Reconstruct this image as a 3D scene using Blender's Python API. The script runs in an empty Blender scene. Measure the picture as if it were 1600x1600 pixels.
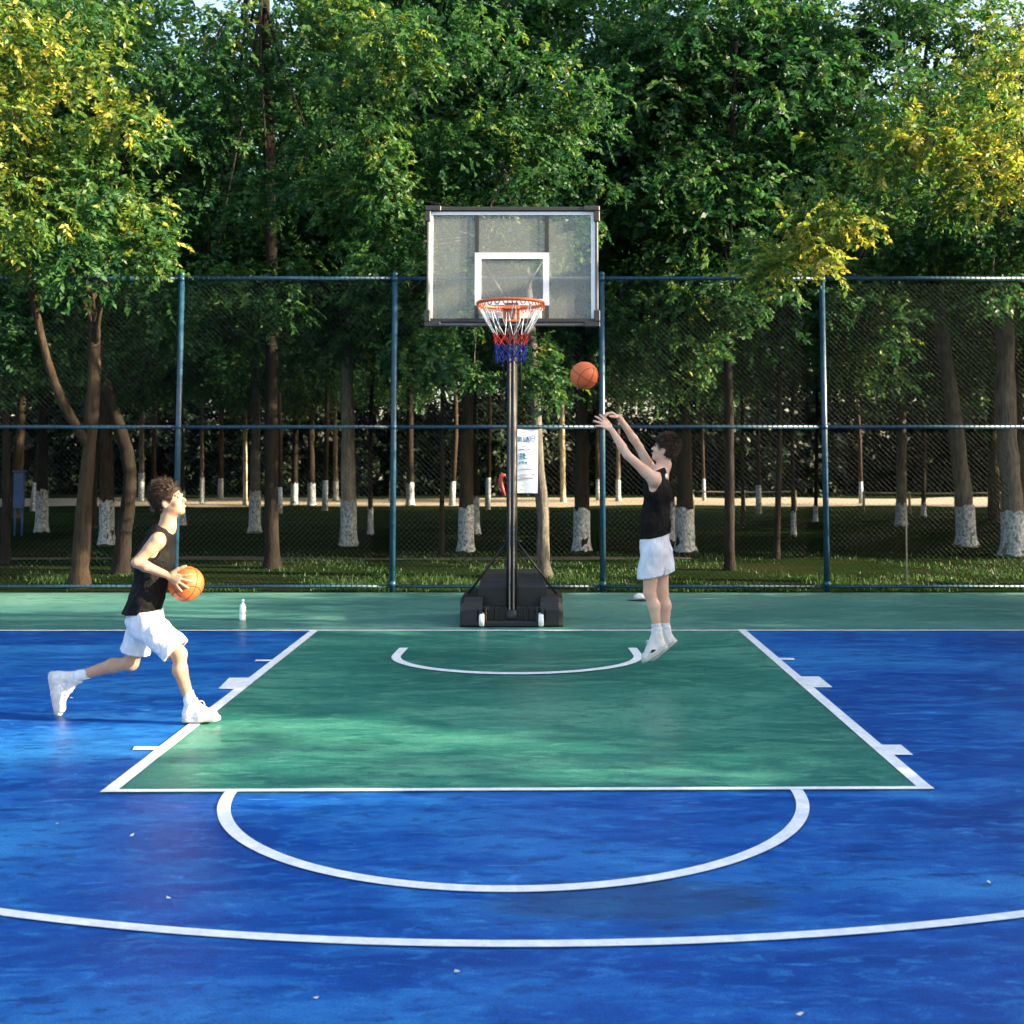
import bpy, math, random
import numpy as np
from mathutils import Vector, Matrix

R = math.radians
rng = np.random.default_rng(7)
random.seed(7)
scene = bpy.context.scene
COL = scene.collection

# ------------------------------------------------------------------ camera
CAMH, PITCH, FPX, CX, CY = 1.952, R(3.8), 1670.0, 840.0, 604.0
cam_d = bpy.data.cameras.new("camera")
cam_d.sensor_width = 36.0
cam_d.lens = 36.0 * FPX / 1600.0
cam_d.shift_x = -(CX - 800) / 1600.0
cam_d.shift_y = -(800 - CY) / 1600.0
cam_d.clip_end = 2000
cam_d.dof.use_dof = True; cam_d.dof.focus_distance = 8.8; cam_d.dof.aperture_fstop = 3.2
cam = bpy.data.objects.new("camera", cam_d)
COL.objects.link(cam)
cam.location = (0, 0, CAMH)
cam.rotation_euler = (R(90) + PITCH, 0, 0)
scene.camera = cam


def ray(px, py):
    a, b = (px - CX) / FPX, (CY - py) / FPX
    c, s = math.cos(PITCH), math.sin(PITCH)
    return Vector((a, c - b * s, s + b * c))


def G(px, py, z=0.0):
    d = ray(px, py)
    t = (z - CAMH) / d.z
    return Vector((d.x * t, d.y * t, z))


def P(px, py, Y):
    d = ray(px, py)
    t = Y / d.y
    return Vector((d.x * t, Y, CAMH + d.z * t))


# ------------------------------------------------------------------ object helpers
def tag(o, label=None, cat=None, group=None, kind=None):
    if label: o["label"] = label
    if cat: o["category"] = cat
    if group: o["group"] = group
    if kind: o["kind"] = kind
    return o


def empty(name, loc, label, cat, group=None):
    o = bpy.data.objects.new(name, None)
    COL.objects.link(o)
    o.location = loc
    o.empty_display_size = 0.2
    return tag(o, label, cat, group)


def mesh_obj(name, me, mats, parent=None, smooth=False, world=True):
    if not isinstance(mats, (list, tuple)): mats = [mats]
    for m in mats: me.materials.append(m)
    if smooth: me.polygons.foreach_set("use_smooth", np.ones(len(me.polygons), bool))
    o = bpy.data.objects.new(name, me)
    COL.objects.link(o)
    if parent is not None:
        o.parent = parent
        if world:
            base = Vector((0, 0, 0))
            p = parent
            while p is not None:
                base += p.location
                p = p.parent
            o.location = -base
    return o


class MB:
    """collects shapes in world space"""
    def __init__(s):
        s.v, s.f, s.m = [], [], []

    def add(s, vs, fs, m=0):
        n = len(s.v)
        s.v += [tuple(v) for v in vs]
        for f in fs:
            s.f.append(tuple(i + n for i in f)); s.m.append(m)

    def box(s, c, h, m=0, M=None, bev=0.0):
        c = Vector(c)
        hx, hy, hz = h
        if bev <= 0:
            vs = [Vector((x * hx, y * hy, z * hz)) for x in (-1, 1) for y in (-1, 1) for z in (-1, 1)]
            fs = [(0, 1, 3, 2), (4, 6, 7, 5), (0, 4, 5, 1), (2, 3, 7, 6), (0, 2, 6, 4), (1, 5, 7, 3)]
        else:
            b = min(bev, hx * .99, hy * .99, hz * .99)
            vs, ids = [], {}
            for x in (-1, 1):
                for y in (-1, 1):
                    for z in (-1, 1):
                        for k, q in enumerate(((hx, hy - b, hz - b), (hx - b, hy, hz - b), (hx - b, hy - b, hz))):
                            ids[(x, y, z, k)] = len(vs)
                            vs.append(Vector((x * q[0], y * q[1], z * q[2])))
            fs = []
            def quad(a): fs.append(tuple(a))
            for x in (-1, 1):
                quad([ids[(x, y, z, 0)] for y, z in ((-1, -1), (1, -1), (1, 1), (-1, 1))][::x])
            for y in (-1, 1):
                quad([ids[(x, y, z, 1)] for x, z in ((-1, -1), (-1, 1), (1, 1), (1, -1))][::y])
            for z in (-1, 1):
                quad([ids[(x, y, z, 2)] for x, y in ((-1, -1), (1, -1), (1, 1), (-1, 1))][::z])
            for x in (-1, 1):
                for y in (-1, 1):
                    quad([ids[(x, y, -1, 0)], ids[(x, y, 1, 0)], ids[(x, y, 1, 1)], ids[(x, y, -1, 1)]][::-x * y])
            for x in (-1, 1):
                for z in (-1, 1):
                    quad([ids[(x, -1, z, 0)], ids[(x, 1, z, 0)], ids[(x, 1, z, 2)], ids[(x, -1, z, 2)]][::x * z])
            for y in (-1, 1):
                for z in (-1, 1):
                    quad([ids[(-1, y, z, 1)], ids[(1, y, z, 1)], ids[(1, y, z, 2)], ids[(-1, y, z, 2)]][::-y * z])
            for x in (-1, 1):
                for y in (-1, 1):
                    for z in (-1, 1):
                        quad([ids[(x, y, z, 0)], ids[(x, y, z, 1)], ids[(x, y, z, 2)]][::x * y * z])
        if M is not None: vs = [M @ v for v in vs]
        s.add([v + c for v in vs], fs, m)

    def tube(s, pts, rad, n=8, m=0, caps=True):
        pts = [Vector(p) for p in pts]
        if not isinstance(rad, (list, tuple, np.ndarray)): rad = [rad] * len(pts)
        b = len(s.v)
        ref = None
        for i, p in enumerate(pts):
            d = (pts[min(i + 1, len(pts) - 1)] - pts[max(i - 1, 0)])
            d = d.normalized() if d.length > 1e-9 else Vector((0, 0, 1))
            if ref is None:
                ref = Vector((1, 0, 0)) if abs(d.x) < .8 else Vector((0, 1, 0))
            u = (ref - d * ref.dot(d)).normalized(); ref = u
            w = d.cross(u)
            for k in range(n):
                a = 2 * math.pi * k / n
                s.v.append(tuple(p + (u * math.cos(a) + w * math.sin(a)) * rad[i]))
        for i in range(len(pts) - 1):
            for k in range(n):
                k2 = (k + 1) % n
                s.f.append((b + i * n + k, b + i * n + k2, b + (i + 1) * n + k2, b + (i + 1) * n + k)); s.m.append(m)
        if caps:
            s.f.append(tuple(b + k for k in range(n))[::-1]); s.m.append(m)
            e = b + (len(pts) - 1) * n
            s.f.append(tuple(e + k for k in range(n))); s.m.append(m)

    def lathe(s, prof, c, n=20, m=0, axis=None):
        c = Vector(c)
        b = len(s.v)
        M = Matrix.Identity(3) if axis is None else Vector((0, 0, 1)).rotation_difference(Vector(axis)).to_matrix()
        for r, z in prof:
            for k in range(n):
                a = 2 * math.pi * k / n
                s.v.append(tuple(c + M @ Vector((r * math.cos(a), r * math.sin(a), z))))
        for i in range(len(prof) - 1):
            for k in range(n):
                k2 = (k + 1) % n
                s.f.append((b + i * n + k, b + i * n + k2, b + (i + 1) * n + k2, b + (i + 1) * n + k)); s.m.append(m)

    def torus(s, c, Rr, r, n=48, k=8, m=0):
        c = Vector(c); b = len(s.v)
        for i in range(n):
            a = 2 * math.pi * i / n
            for j in range(k):
                t = 2 * math.pi * j / k
                q = Rr + r * math.cos(t)
                s.v.append(tuple(c + Vector((q * math.cos(a), q * math.sin(a), r * math.sin(t)))))
        for i in range(n):
            for j in range(k):
                i2, j2 = (i + 1) % n, (j + 1) % k
                s.f.append((b + i * k + j, b + i2 * k + j, b + i2 * k + j2, b + i * k + j2)); s.m.append(m)

    def build(s, name, mats, parent=None, smooth=False):
        me = bpy.data.meshes.new(name)
        me.from_pydata(s.v, [], s.f)
        o = mesh_obj(name, me, mats, parent, smooth)
        me.polygons.foreach_set("material_index", np.array(s.m, np.int32))
        me.update()
        return o


def np_mesh(name, V, F):
    """V (n,3), F (m,4) or (m,3)"""
    me = bpy.data.meshes.new(name)
    k = F.shape[1]
    me.vertices.add(len(V)); me.loops.add(F.size); me.polygons.add(len(F))
    me.vertices.foreach_set("co", np.ascontiguousarray(V, np.float32).ravel())
    me.loops.foreach_set("vertex_index", np.ascontiguousarray(F, np.int32).ravel())
    me.polygons.foreach_set("loop_start", np.arange(0, F.size, k, dtype=np.int32))
    me.polygons.foreach_set("loop_total", np.full(len(F), k, np.int32))
    me.update(calc_edges=True)
    return me


# ------------------------------------------------------------------ material helpers
class NT:
    def __init__(s, name):
        s.m = bpy.data.materials.new(name); s.m.use_nodes = True
        s.t = s.m.node_tree; s.t.nodes.clear()
        s.out = s.n("ShaderNodeOutputMaterial")

    def n(s, kind, **kw):
        x = s.t.nodes.new(kind)
        for k, v in kw.items():
            if k.startswith("i_"): x.inputs[k[2:].replace("_", " ")].default_value = v
            else: setattr(x, k, v)
        return x

    def l(s, a, b): s.t.links.new(a, b)

    def coords(s, scale=(1, 1, 1), rot=(0, 0, 0), kind="Object"):
        tc = s.n("ShaderNodeTexCoord")
        mp = s.n("ShaderNodeMapping")
        mp.inputs["Scale"].default_value = scale
        mp.inputs["Rotation"].default_value = rot
        s.l(tc.outputs[kind], mp.inputs[0])
        return mp.outputs[0]

    def noise(s, vec, scale, detail=4, rough=.55, dist=0.0):
        x = s.n("ShaderNodeTexNoise")
        x.inputs["Scale"].default_value = scale; x.inputs["Detail"].default_value = detail
        x.inputs["Roughness"].default_value = rough; x.inputs["Distortion"].default_value = dist
        s.l(vec, x.inputs["Vector"])
        return x.outputs["Fac"]

    def ramp(s, fac, stops, interp="LINEAR"):
        x = s.n("ShaderNodeValToRGB")
        cr = x.color_ramp; cr.interpolation = interp
        while len(cr.elements) < len(stops): cr.elements.new(.5)
        for e, (p, c) in zip(cr.elements, stops):
            e.position = p
            e.color = (*c, 1) if len(c) == 3 else c
        s.l(fac, x.inputs[0])
        return x.outputs[0]

    def val(s, fac, a, b, c=0., d=1.):
        x = s.n("ShaderNodeMapRange")
        x.inputs[1].default_value = a; x.inputs[2].default_value = b
        x.inputs[3].default_value = c; x.inputs[4].default_value = d
        s.l(fac, x.inputs[0])
        return x.outputs[0]

    def mix(s, fac, a, b, mode="MIX"):
        x = s.n("ShaderNodeMix", data_type="RGBA", blend_type=mode)
        for sock, v in ((x.inputs[0], fac), (x.inputs[6], a), (x.inputs[7], b)):
            if isinstance(v, (int, float)): sock.default_value = v
            elif isinstance(v, tuple): sock.default_value = (*v, 1)
            else: s.l(v, sock)
        return x.outputs[2]

    def math(s, op, a, b=0.0):
        x = s.n("ShaderNodeMath", operation=op)
        for sock, v in ((x.inputs[0], a), (x.inputs[1], b)):
            if isinstance(v, (int, float)): sock.default_value = v
            else: s.l(v, sock)
        return x.outputs[0]

    def bsdf(s, color, rough=.5, spec=.5, metal=0., bump=None, bdist=.01, bstr=.5, sss=0.):
        b = s.n("ShaderNodeBsdfPrincipled")
        for sock, v in (("Base Color", color), ("Roughness", rough)):
            if isinstance(v, tuple): b.inputs[sock].default_value = (*v, 1)
            elif isinstance(v, (int, float)): b.inputs[sock].default_value = v
            else: s.l(v, b.inputs[sock])
        b.inputs["Specular IOR Level"].default_value = spec
        b.inputs["Metallic"].default_value = metal
        if sss > 0:
            b.inputs["Subsurface Weight"].default_value = sss
            b.inputs["Subsurface Radius"].default_value = (.02, .008, .004)
        if bump is not None:
            bn = s.n("ShaderNodeBump")
            bn.inputs["Strength"].default_value = bstr
            bn.inputs["Distance"].default_value = bdist
            s.l(bump, bn.inputs["Height"])
            s.l(bn.outputs[0], b.inputs["Normal"])
        s.l(b.outputs[0], s.out.inputs[0])
        s.b = b
        return s.m


def simple(name, col, rough=.5, spec=.5, metal=0., var=.15, scale=20, bump=.0, aniso=(1, 1, 1)):
    t = NT(name)
    v = t.coords(aniso)
    n = t.noise(v, scale, 5)
    c = t.mix(t.val(n, .3, .7), tuple(x * (1 - var) for x in col), tuple(min(1, x * (1 + var)) for x in col))
    return t.bsdf(c, t.val(n, .3, .7, max(.03, rough - .06), min(1, rough + .06)), spec, metal, n if bump else None, bump or .001)


def court_paint(name, dark, mid, light, stain=None, grain_amt=.5):
    t = NT(name)
    v = t.coords((.45, 1.0, 1), kind="Object")
    big = t.noise(v, .55, 7, .6, .6)
    c = t.ramp(big, [(.34, dark), (.5, mid), (.68, light)])
    # brushed, horizontally drawn-out wear
    v2 = t.coords((.35, 1.3, 1))
    st = t.noise(v2, 3.2, 8, .66, .8)
    c = t.mix(t.val(st, .5, .72, 0, .55), c, light)
    c = t.mix(t.val(st, .49, .31, 0, .6), c, dark)
    v3 = t.noise(t.coords((.6, 1.5, 1)), 9, 7, .7, 1.0)
    c = t.mix(t.val(v3, .53, .64, 0, .5), c, light)
    c = t.mix(t.val(v3, .47, .36, 0, .6), c, dark)
    # small dark flakes
    fl = t.noise(t.coords((.7, 1.6, 1)), 6.5, 5, .6, .4)
    msk = t.math("MULTIPLY", t.val(fl, .585, .635), t.val(big, .42, .55))
    c = t.mix(t.math("MULTIPLY", msk, .5), c, tuple(x * .45 for x in dark))
    # pale scuffs
    sc = t.noise(t.coords((.5, 2.2, 1), (0, 0, .25)), 4.5, 6, .62, 1.2)
    c = t.mix(t.val(sc, .63, .72, 0, .45), c, tuple(min(1, x * 1.5 + .06) for x in light))
    grain = t.noise(t.coords((1, 1, 1)), 95, 4, .8)
    c = t.mix(grain_amt, c, t.ramp(grain, [(.34, (.12, .12, .12)), (.66, (.9, .9, .9))]), "OVERLAY")
    if stain:
        tc = t.coords((1 / stain[2], 1 / stain[3], 1))
        sub = t.n("ShaderNodeVectorMath", operation="SUBTRACT")
        sub.inputs[1].default_value = (stain[0] / stain[2], stain[1] / stain[3], 0)
        t.l(tc, sub.inputs[0])
        ln = t.n("ShaderNodeVectorMath", operation="LENGTH")
        t.l(sub.outputs[0], ln.inputs[0])
        e = t.math("ADD", ln.outputs["Value"], t.val(t.noise(t.coords((1, 2.5, 1)), 3, 6, .6), .2, .8, -.45, .45))
        c = t.mix(t.val(e, .6, 1.05, .5, 0.), c, (.02, .045, .075))
    rgh = t.val(st, .3, .7, .30, .48)
    t.bsdf(c, rgh, .36, 0, t.math("ADD", t.math("MULTIPLY", grain, .6), t.math("MULTIPLY", st, .8)), .004, .35)
    return t.m


M = {}
CX_ST, CY_ST = G(1010, 1405).x, G(1010, 1405).y
M["blue"] = court_paint("blue_court_paint", (.001, .038, .21), (.002, .070, .33), (.03, .22, .53), (CX_ST, CY_ST, .75, .28))
M["green"] = court_paint("green_key_paint", (.013, .110, .088), (.026, .165, .130), (.10, .30, .21))
M["apron"] = court_paint("green_apron_paint", (.035, .14, .125), (.06, .195, .168), (.14, .30, .24))


def line_mat():
    t = NT("white_line_paint")
    n = t.noise(t.coords((1, 1, 1)), 12, 7, .7)
    g = t.noise(t.coords((1, 1, 1)), 140, 3, .7)
    c = t.mix(t.val(n, .38, .6), (.68, .71, .74), (.86, .87, .87))
    n2 = t.noise(t.coords((1, 1, 1)), 38, 6, .75)
    c = t.mix(t.val(n2, .60, .72, 0, .55), c, (.25, .33, .45))
    c = t.mix(t.val(g, .62, .78, 0, .35), c, (.3, .4, .55))
    return t.bsdf(c, .45, .4, 0, g, .002, .4)


M["line"] = line_mat()


def lawn_mat():
    t = NT("lawn_ground")
    a = t.noise(t.coords((.6, 1.2, 1)), .5, 6, .6)
    b = t.noise(t.coords(), 14, 6, .7)
    c = t.ramp(a, [(.35, (.008, .013, .004)), (.5, (.012, .026, .006)), (.62, (.028, .026, .014)), (.72, (.015, .03, .007))])
    c = t.mix(t.val(b, .35, .65, .0, .6), c, (.012, .02, .007))
    return t.bsdf(c, 1.0, 0.0, 0, b, .03, .8)


M["lawn"] = lawn_mat()


def dirt_mat(name, c1, c2):
    t = NT(name)
    a = t.noise(t.coords((.6, 1, 1)), 1.2, 8, .65)
    b = t.noise(t.coords(), 30, 5, .7)
    c = t.mix(t.val(a, .3, .7), c1, c2)
    c = t.mix(t.val(b, .4, .7, 0, .5), c, tuple(x * .5 for x in c1))
    return t.bsdf(c, .9, .2, 0, b, .02, .6)


M["road"] = dirt_mat("pale_park_road", (.30, .25, .18), (.46, .40, .30))
M["path"] = dirt_mat("dirt_path", (.08, .07, .05), (.14, .12, .09))


def bark(name, c1, c2):
    t = NT(name)
    a = t.noise(t.coords((9, 9, 1.4), kind="Object"), 2.2, 8, .7, .3)
    b = t.noise(t.coords(), 3, 5, .6)
    c = t.mix(t.val(a, .35, .65), c1, c2)
    c = t.mix(t.val(b, .45, .7, 0, .5), c, tuple(x * 1.35 for x in c2))
    return t.bsdf(c, .9, .15, 0, a, .03, .9)


M["bark_grey"] = bark("grey_bark", (.04, .037, .032), (.15, .135, .115))
M["bark_brown"] = bark("brown_bark", (.014, .010, .007), (.055, .038, .024))
M["bark_pale"] = bark("pale_bark", (.09, .078, .062), (.30, .26, .20))
M["bark_dark"] = bark("dark_bark", (.006, .005, .004), (.022, .017, .013))
M["bark_sunlit"] = bark("sunlit_bark", (.24, .19, .12), (.48, .42, .3))  # lit bark: warm sun on the far trunks put into the colour


def white_mat():
    t = NT("whitewash")
    a = t.noise(t.coords((3, 3, 2)), 7, 8, .72, .3)
    c = t.ramp(a, [(.38, (.07, .08, .085)), (.48, (.28, .31, .33)), (.60, (.50, .54, .57))])
    return t.bsdf(c, .9, .15, 0, a, .02, .8)


M["whitewash"] = white_mat()


def leaf_mat(name, stops, trans=.42):
    t = NT(name)
    at = t.n("ShaderNodeAttribute", attribute_name="tint")
    c = t.ramp(at.outputs["Fac"], stops)
    d = t.n("ShaderNodeBsdfPrincipled")
    d.inputs["Roughness"].default_value = .5
    d.inputs["Specular IOR Level"].default_value = .3
    t.l(c, d.inputs["Base Color"])
    tr = t.n("ShaderNodeBsdfTranslucent")
    hs = t.n("ShaderNodeHueSaturation")
    hs.inputs["Saturation"].default_value = 1.1; hs.inputs["Value"].default_value = 1.5; hs.inputs["Hue"].default_value = .485
    t.l(c, hs.inputs["Color"]); t.l(hs.outputs[0], tr.inputs[0])
    mx = t.n("ShaderNodeMixShader"); mx.inputs[0].default_value = trans
    t.l(d.outputs[0], mx.inputs[1]); t.l(tr.outputs[0], mx.inputs[2])
    t.l(mx.outputs[0], t.out.inputs[0])
    return t.m


LEAF_STOPS = [(0, (.011, .046, .018)), (.3, (.025, .086, .027)), (.55, (.056, .138, .032)), (.75, (.14, .19, .03)), (.9, (.31, .31, .055)), (1, (.42, .39, .085))]
M["leaf"] = leaf_mat("tree_leaves", LEAF_STOPS)
M["leaf_shade"] = leaf_mat("shaded_wood_leaves", [(0, (.004, .010, .004)), (.3, (.008, .022, .008)), (1, (.05, .07, .015))], .2)  # darker copy of the leaves, the far wood's shade put into the colour
M["grass"] = leaf_mat("grass_blades", [(0, (.02, .06, .012)), (.5, (.05, .12, .02)), (.85, (.14, .2, .03)), (1, (.3, .27, .08))], .3)

M["fence"] = simple("blue_fence_paint", (.010, .045, .080), .4, .5, 0, .35, 14, .002)
M["wire"] = simple("coated_fence_wire", (.012, .022, .026), .6, .2, 0, .2, 8)
M["black"] = simple("black_plastic", (.009, .009, .010), .45, .5, 0, .25, 30, .001)
M["black2"] = simple("textured_black_plastic", (.012, .012, .013), .5, .4, 0, .3, 120, .002)
M["pole"] = simple("black_steel", (.008, .008, .009), .42, .4, 0, .2, 10)
M["strip"] = simple("grey_highlight_strip", (.17, .16, .15), .5, .4, .0, .1, 30)  # tone of the pole's sheen, given as a plain colour
M["frame"] = simple("charcoal_frame", (.022, .021, .022), .5, .5, 0, .2, 30)
M["framegrey"] = simple("grey_frame_channel", (.09, .088, .088), .5, .5, 0, .15, 30)
M["white"] = simple("white_board_paint", (.80, .80, .80), .45, .4, 0, .03, 20)
M["wheel"] = simple("white_wheel_plastic", (.8, .8, .8), .4, .5, 0, .05, 20)
M["rim"] = simple("orange_steel", (.60, .12, .03), .38, .5, 0, .12, 20)
M["cordw"] = simple("white_net_cord", (.75, .75, .74), .8, .2, 0, .1, 60)
M["cordr"] = simple("red_net_cord", (.42, .035, .03), .8, .2, 0, .2, 60)
M["cordb"] = simple("blue_net_cord", (.025, .04, .22), .8, .2, 0, .2, 60)
M["redplastic"] = simple("red_plastic", (.35, .03, .025), .4, .5, 0, .1, 20)
M["paper"] = simple("white_banner_vinyl", (.74, .76, .8), .5, .3, 0, .04, 6)
M["inkblue"] = simple("blue_print", (.06, .14, .34), .5, .3, 0, .1, 30)
M["inkteal"] = simple("teal_print", (.03, .2, .32), .5, .3, 0, .1, 30)
M["inkgrey"] = simple("grey_print", (.36, .36, .40), .5, .3, 0, .1, 30)
M["inkred"] = simple("mauve_print", (.45, .34, .40), .5, .3, 0, .1, 30)
M["bluebox"] = simple("blue_painted_metal", (.02, .07, .22), .4, .5, 0, .2, 10)
M["wood"] = simple("weathered_wood", (.3, .25, .16), .8, .2, 0, .3, 8, .004, (6, 6, 1))
M["bottle"] = simple("white_bottle_plastic", (.78, .80, .80), .3, .5, 0, .04, 20)
M["cap"] = simple("pale_cap_plastic", (.6, .68, .66), .35, .5, 0, .05, 20)
M["cloth"] = simple("white_cotton", (.74, .74, .74), .9, .2, 0, .06, 30, .003)
M["strap"] = simple("black_strap", (.02, .02, .02), .8, .3, 0, .2, 40)
M["leaflit"] = simple("dry_leaf", (.62, .62, .55), .8, .2, 0, .2, 30)


def glass_mat():
    t = NT("hazy_acrylic_sheet")
    n = t.noise(t.coords(), 2.2, 4, .6)
    tr = t.n("ShaderNodeBsdfTransparent"); tr.inputs[0].default_value = (.96, .98, .97, 1)
    d = t.n("ShaderNodeBsdfPrincipled")
    d.inputs["Base Color"].default_value = (.74, .78, .74, 1)
    d.inputs["Roughness"].default_value = .12
    d.inputs["Specular IOR Level"].default_value = .3
    mx = t.n("ShaderNodeMixShader")
    t.l(t.val(n, .3, .7, .125, .14), mx.inputs[0])
    t.l(tr.outputs[0], mx.inputs[1]); t.l(d.outputs[0], mx.inputs[2])
    t.l(mx.outputs[0], t.out.inputs[0])
    return t.m


M["glass"] = glass_mat()


def ball_mat(name, c):
    t = NT(name)
    n = t.noise(t.coords(), 6, 5, .6)
    v = t.n("ShaderNodeTexVoronoi"); v.inputs["Scale"].default_value = 160
    t.l(t.coords(), v.inputs["Vector"])
    col = t.mix(t.val(n, .3, .7), tuple(x * .85 for x in c), tuple(x * 1.1 for x in c))
    return t.bsdf(col, .5, .4, 0, v.outputs["Distance"], .003, .5)


M["ball"] = ball_mat("orange_ball_rubber", (.62, .13, .035))
M["ball2"] = ball_mat("bright_orange_ball_rubber", (.60, .12, .025))
M["seam"] = simple("dark_ball_seam", (.12, .03, .015), .6, .3, 0, .2, 40)


def skin_mat(name, c):
    t = NT(name)
    n = t.noise(t.coords(), 9, 5, .6)
    f = t.noise(t.coords(), 160, 3, .6)
    col = t.mix(t.val(n, .35, .68), c, (c[0] * .93, c[1] * .78, c[2] * .72))
    return t.bsdf(col, .5, .35, 0, f, .001, .3, sss=.12)


M["skin"] = skin_mat("fair_skin", (.43, .27, .18))
M["skin2"] = skin_mat("pale_skin", (.64, .42, .31))


def cloth_mat(name, c, r=.85, sp=.25):
    t = NT(name)
    f = t.noise(t.coords((1, 1, .45)), 14, 4, .55, 1.2)
    w = t.noise(t.coords(), 300, 2, .5)
    col = t.mix(t.val(f, .3, .7), tuple(x * .88 for x in c), tuple(min(1, x * 1.08) for x in c))
    return t.bsdf(col, r, sp, 0, t.math("ADD", f, t.math("MULTIPLY", w, .05)), .03, .55)


M["tank"] = cloth_mat("black_jersey", (.006, .0055, .0055), .7, .12)
M["shorts"] = cloth_mat("white_shorts_fabric", (.60, .62, .68))
M["shoe"] = cloth_mat("white_shoe_upper", (.62, .61, .60), .6)
M["sole"] = simple("pale_rubber_sole", (.42, .43, .42), .6, .4, 0, .1, 40)
M["sock"] = cloth_mat("white_sock_knit", (.62, .62, .65))


def hair_mat(name, c1, c2):
    t = NT(name)
    n = t.noise(t.coords((1, 1, 1)), 42, 5, .7, .5)
    col = t.mix(t.val(n, .35, .7), c1, c2)
    return t.bsdf(col, .55, .22, 0, n, .012, .9)


M["hair"] = hair_mat("dark_brown_hair", (.010, .006, .004), (.05, .030, .018))
M["hair2"] = hair_mat("reddish_brown_hair", (.014, .008, .005), (.10, .058, .036))
M["eye"] = simple("dark_eye", (.02, .015, .012), .2, .6, 0, .1, 30)
M["lip"] = simple("lip_skin", (.5, .22, .18), .5, .4, 0, .1, 30)
M["mark"] = simple("dark_shoe_mark", (.03, .02, .03), .6, .3, 0, .1, 30)

# ------------------------------------------------------------------ ground and court
def sheet(name, pts, z, mat, sub=None):
    me = bpy.data.meshes.new(name)
    me.from_pydata([(p[0], p[1], z) for p in pts], [], [tuple(range(len(pts)))])
    o = mesh_obj(name, me, mat)
    tag(o, kind="structure")
    return o


def rect(x0, y0, x1, y1): return [(x0, y0), (x1, y0), (x1, y1), (x0, y1)]


Y_FENCE = G(800, 925).y
Y_BASE = G(800, 986).y
Y_FT = G(800, 1238).y
print("fence", Y_FENCE, "base", Y_BASE, "ft", Y_FT)

sheet("ground", rect(-260, -160, 260, 420), -0.012, M["lawn"])
sheet("court", rect(-11.0, -9, 11.0, Y_BASE + .02), 0.0, M["blue"])
sheet("apron", rect(-11.0, Y_BASE + .02, 11.0, Y_FENCE - .08), 0.0, M["apron"])
kl0, kl1 = G(155, 1240), G(486, 985)
kr0, kr1 = G(1461, 1235), G(1164, 984)
sheet("key", [(kl0.x, kl0.y), (kr0.x, kr0.y), (kr1.x, kr1.y), (kl1.x, kl1.y)], 0.004, M["green"])
_r = random.Random(12)
_y0, _y1 = G(0, 791).y, G(0, 778).y
_lo = [(x, _y0 + _r.uniform(-.9, 1.6)) for x in np.linspace(-80, 80, 90)]
_hi = [(x, _y1 + _r.uniform(-1.5, 1.5)) for x in np.linspace(80, -80, 60)]
sheet("road", _lo + _hi, -0.006, M["road"])


def ribbon(name, centre, width, z=.008, mat=None, closed=False):
    vs, fs = [], []
    n = len(centre)
    for i, c in enumerate(centre):
        a, b = Vector(centre[max(i - 1, 0)]), Vector(centre[min(i + 1, n - 1)])
        d = (b - a); d.z = 0; d.normalize()
        nn = Vector((-d.y, d.x, 0)) * (width[i] if isinstance(width, list) else width) * .5
        c = Vector((c[0], c[1], z))
        vs += [c - nn, c + nn]
        if i: fs.append((2 * i - 2, 2 * i, 2 * i + 1, 2 * i - 1))
    me = bpy.data.meshes.new(name); me.from_pydata([tuple(v) for v in vs], [], fs)
    o = mesh_obj(name, me, mat or M["line"]); tag(o, kind="structure")
    for p in me.polygons: pass
    return o


def wander(x0, x1, y, amp, n, seed):
    r = random.Random(seed)
    return [(x0 + (x1 - x0) * i / (n - 1), y + amp * math.sin(i * .7 + seed) + r.uniform(-.3, .3) * amp, 0) for i in range(n)]


pth = wander(-14, 3, G(0, 872).y, .12, 18, 3)
ribbon("path", pth, [.55 + .2 * math.sin(i) for i in range(18)], -.006, M["path"])

# lane lines (0.05 wide in the key border)
LW = .05
ribbon("baseline_marking", [(-11, Y_BASE, 0), (11, Y_BASE + .02, 0)], .055)
ribbon("free_throw_marking", [(kl0.x, kl0.y + .03, 0), (kr0.x, kr0.y + .03, 0)], LW, .0085)
for a, b, sx in ((kl0, kl1, 1), (kr0, kr1, -1)):
    d = (b - a).normalized()
    off = Vector((d.y, -d.x, 0)) * (.048 * sx)
    q0, q1 = a + off + d * .03, b + off - d * .03
    ribbon("lane_marking", [tuple(q0), tuple(q1)], .088, .0095)
# blocks and ticks beside the lane
def quad_mark(name, pix, z):
    pts = [G(x, y) for x, y in pix]
    sheet(name, [(p.x, p.y) for p in pts], z, M["line"])


quad_mark("lane_block_marking", [(341, 1077), (376, 1078), (396, 1060), (358, 1060)], .0065)
quad_mark("lane_block_marking", [(1243, 1058), (1280, 1058), (1301, 1075), (1265, 1075)], .0065)
quad_mark("lane_block_marking", [(1370, 1165), (1408, 1165), (1427, 1181), (1390, 1181)], .0065)
quad_mark("lane_tick_marking", [(398, 1034), (428, 1034), (431, 1031.5), (400, 1031.5)], .0065)
quad_mark("lane_tick_marking", [(207, 1173), (248, 1173), (253, 1168), (210, 1168)], .0065)
quad_mark("lane_tick_marking", [(1211, 1032), (1242, 1032), (1240, 1029), (1207, 1029)], .0065)


def fit_arc(name, pl, pb, pr, yend, width, span=math.pi):
    """half ellipse on the ground: end points at ground depth yend, apex at pb"""
    gb = G(*pb); gl, gr = G(*pl), G(*pr)
    cx, cy = (gl.x + gr.x) / 2, yend
    a, b = (gr.x - gl.x) / 2, cy - gb.y
    return cx, cy, a, b


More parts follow.
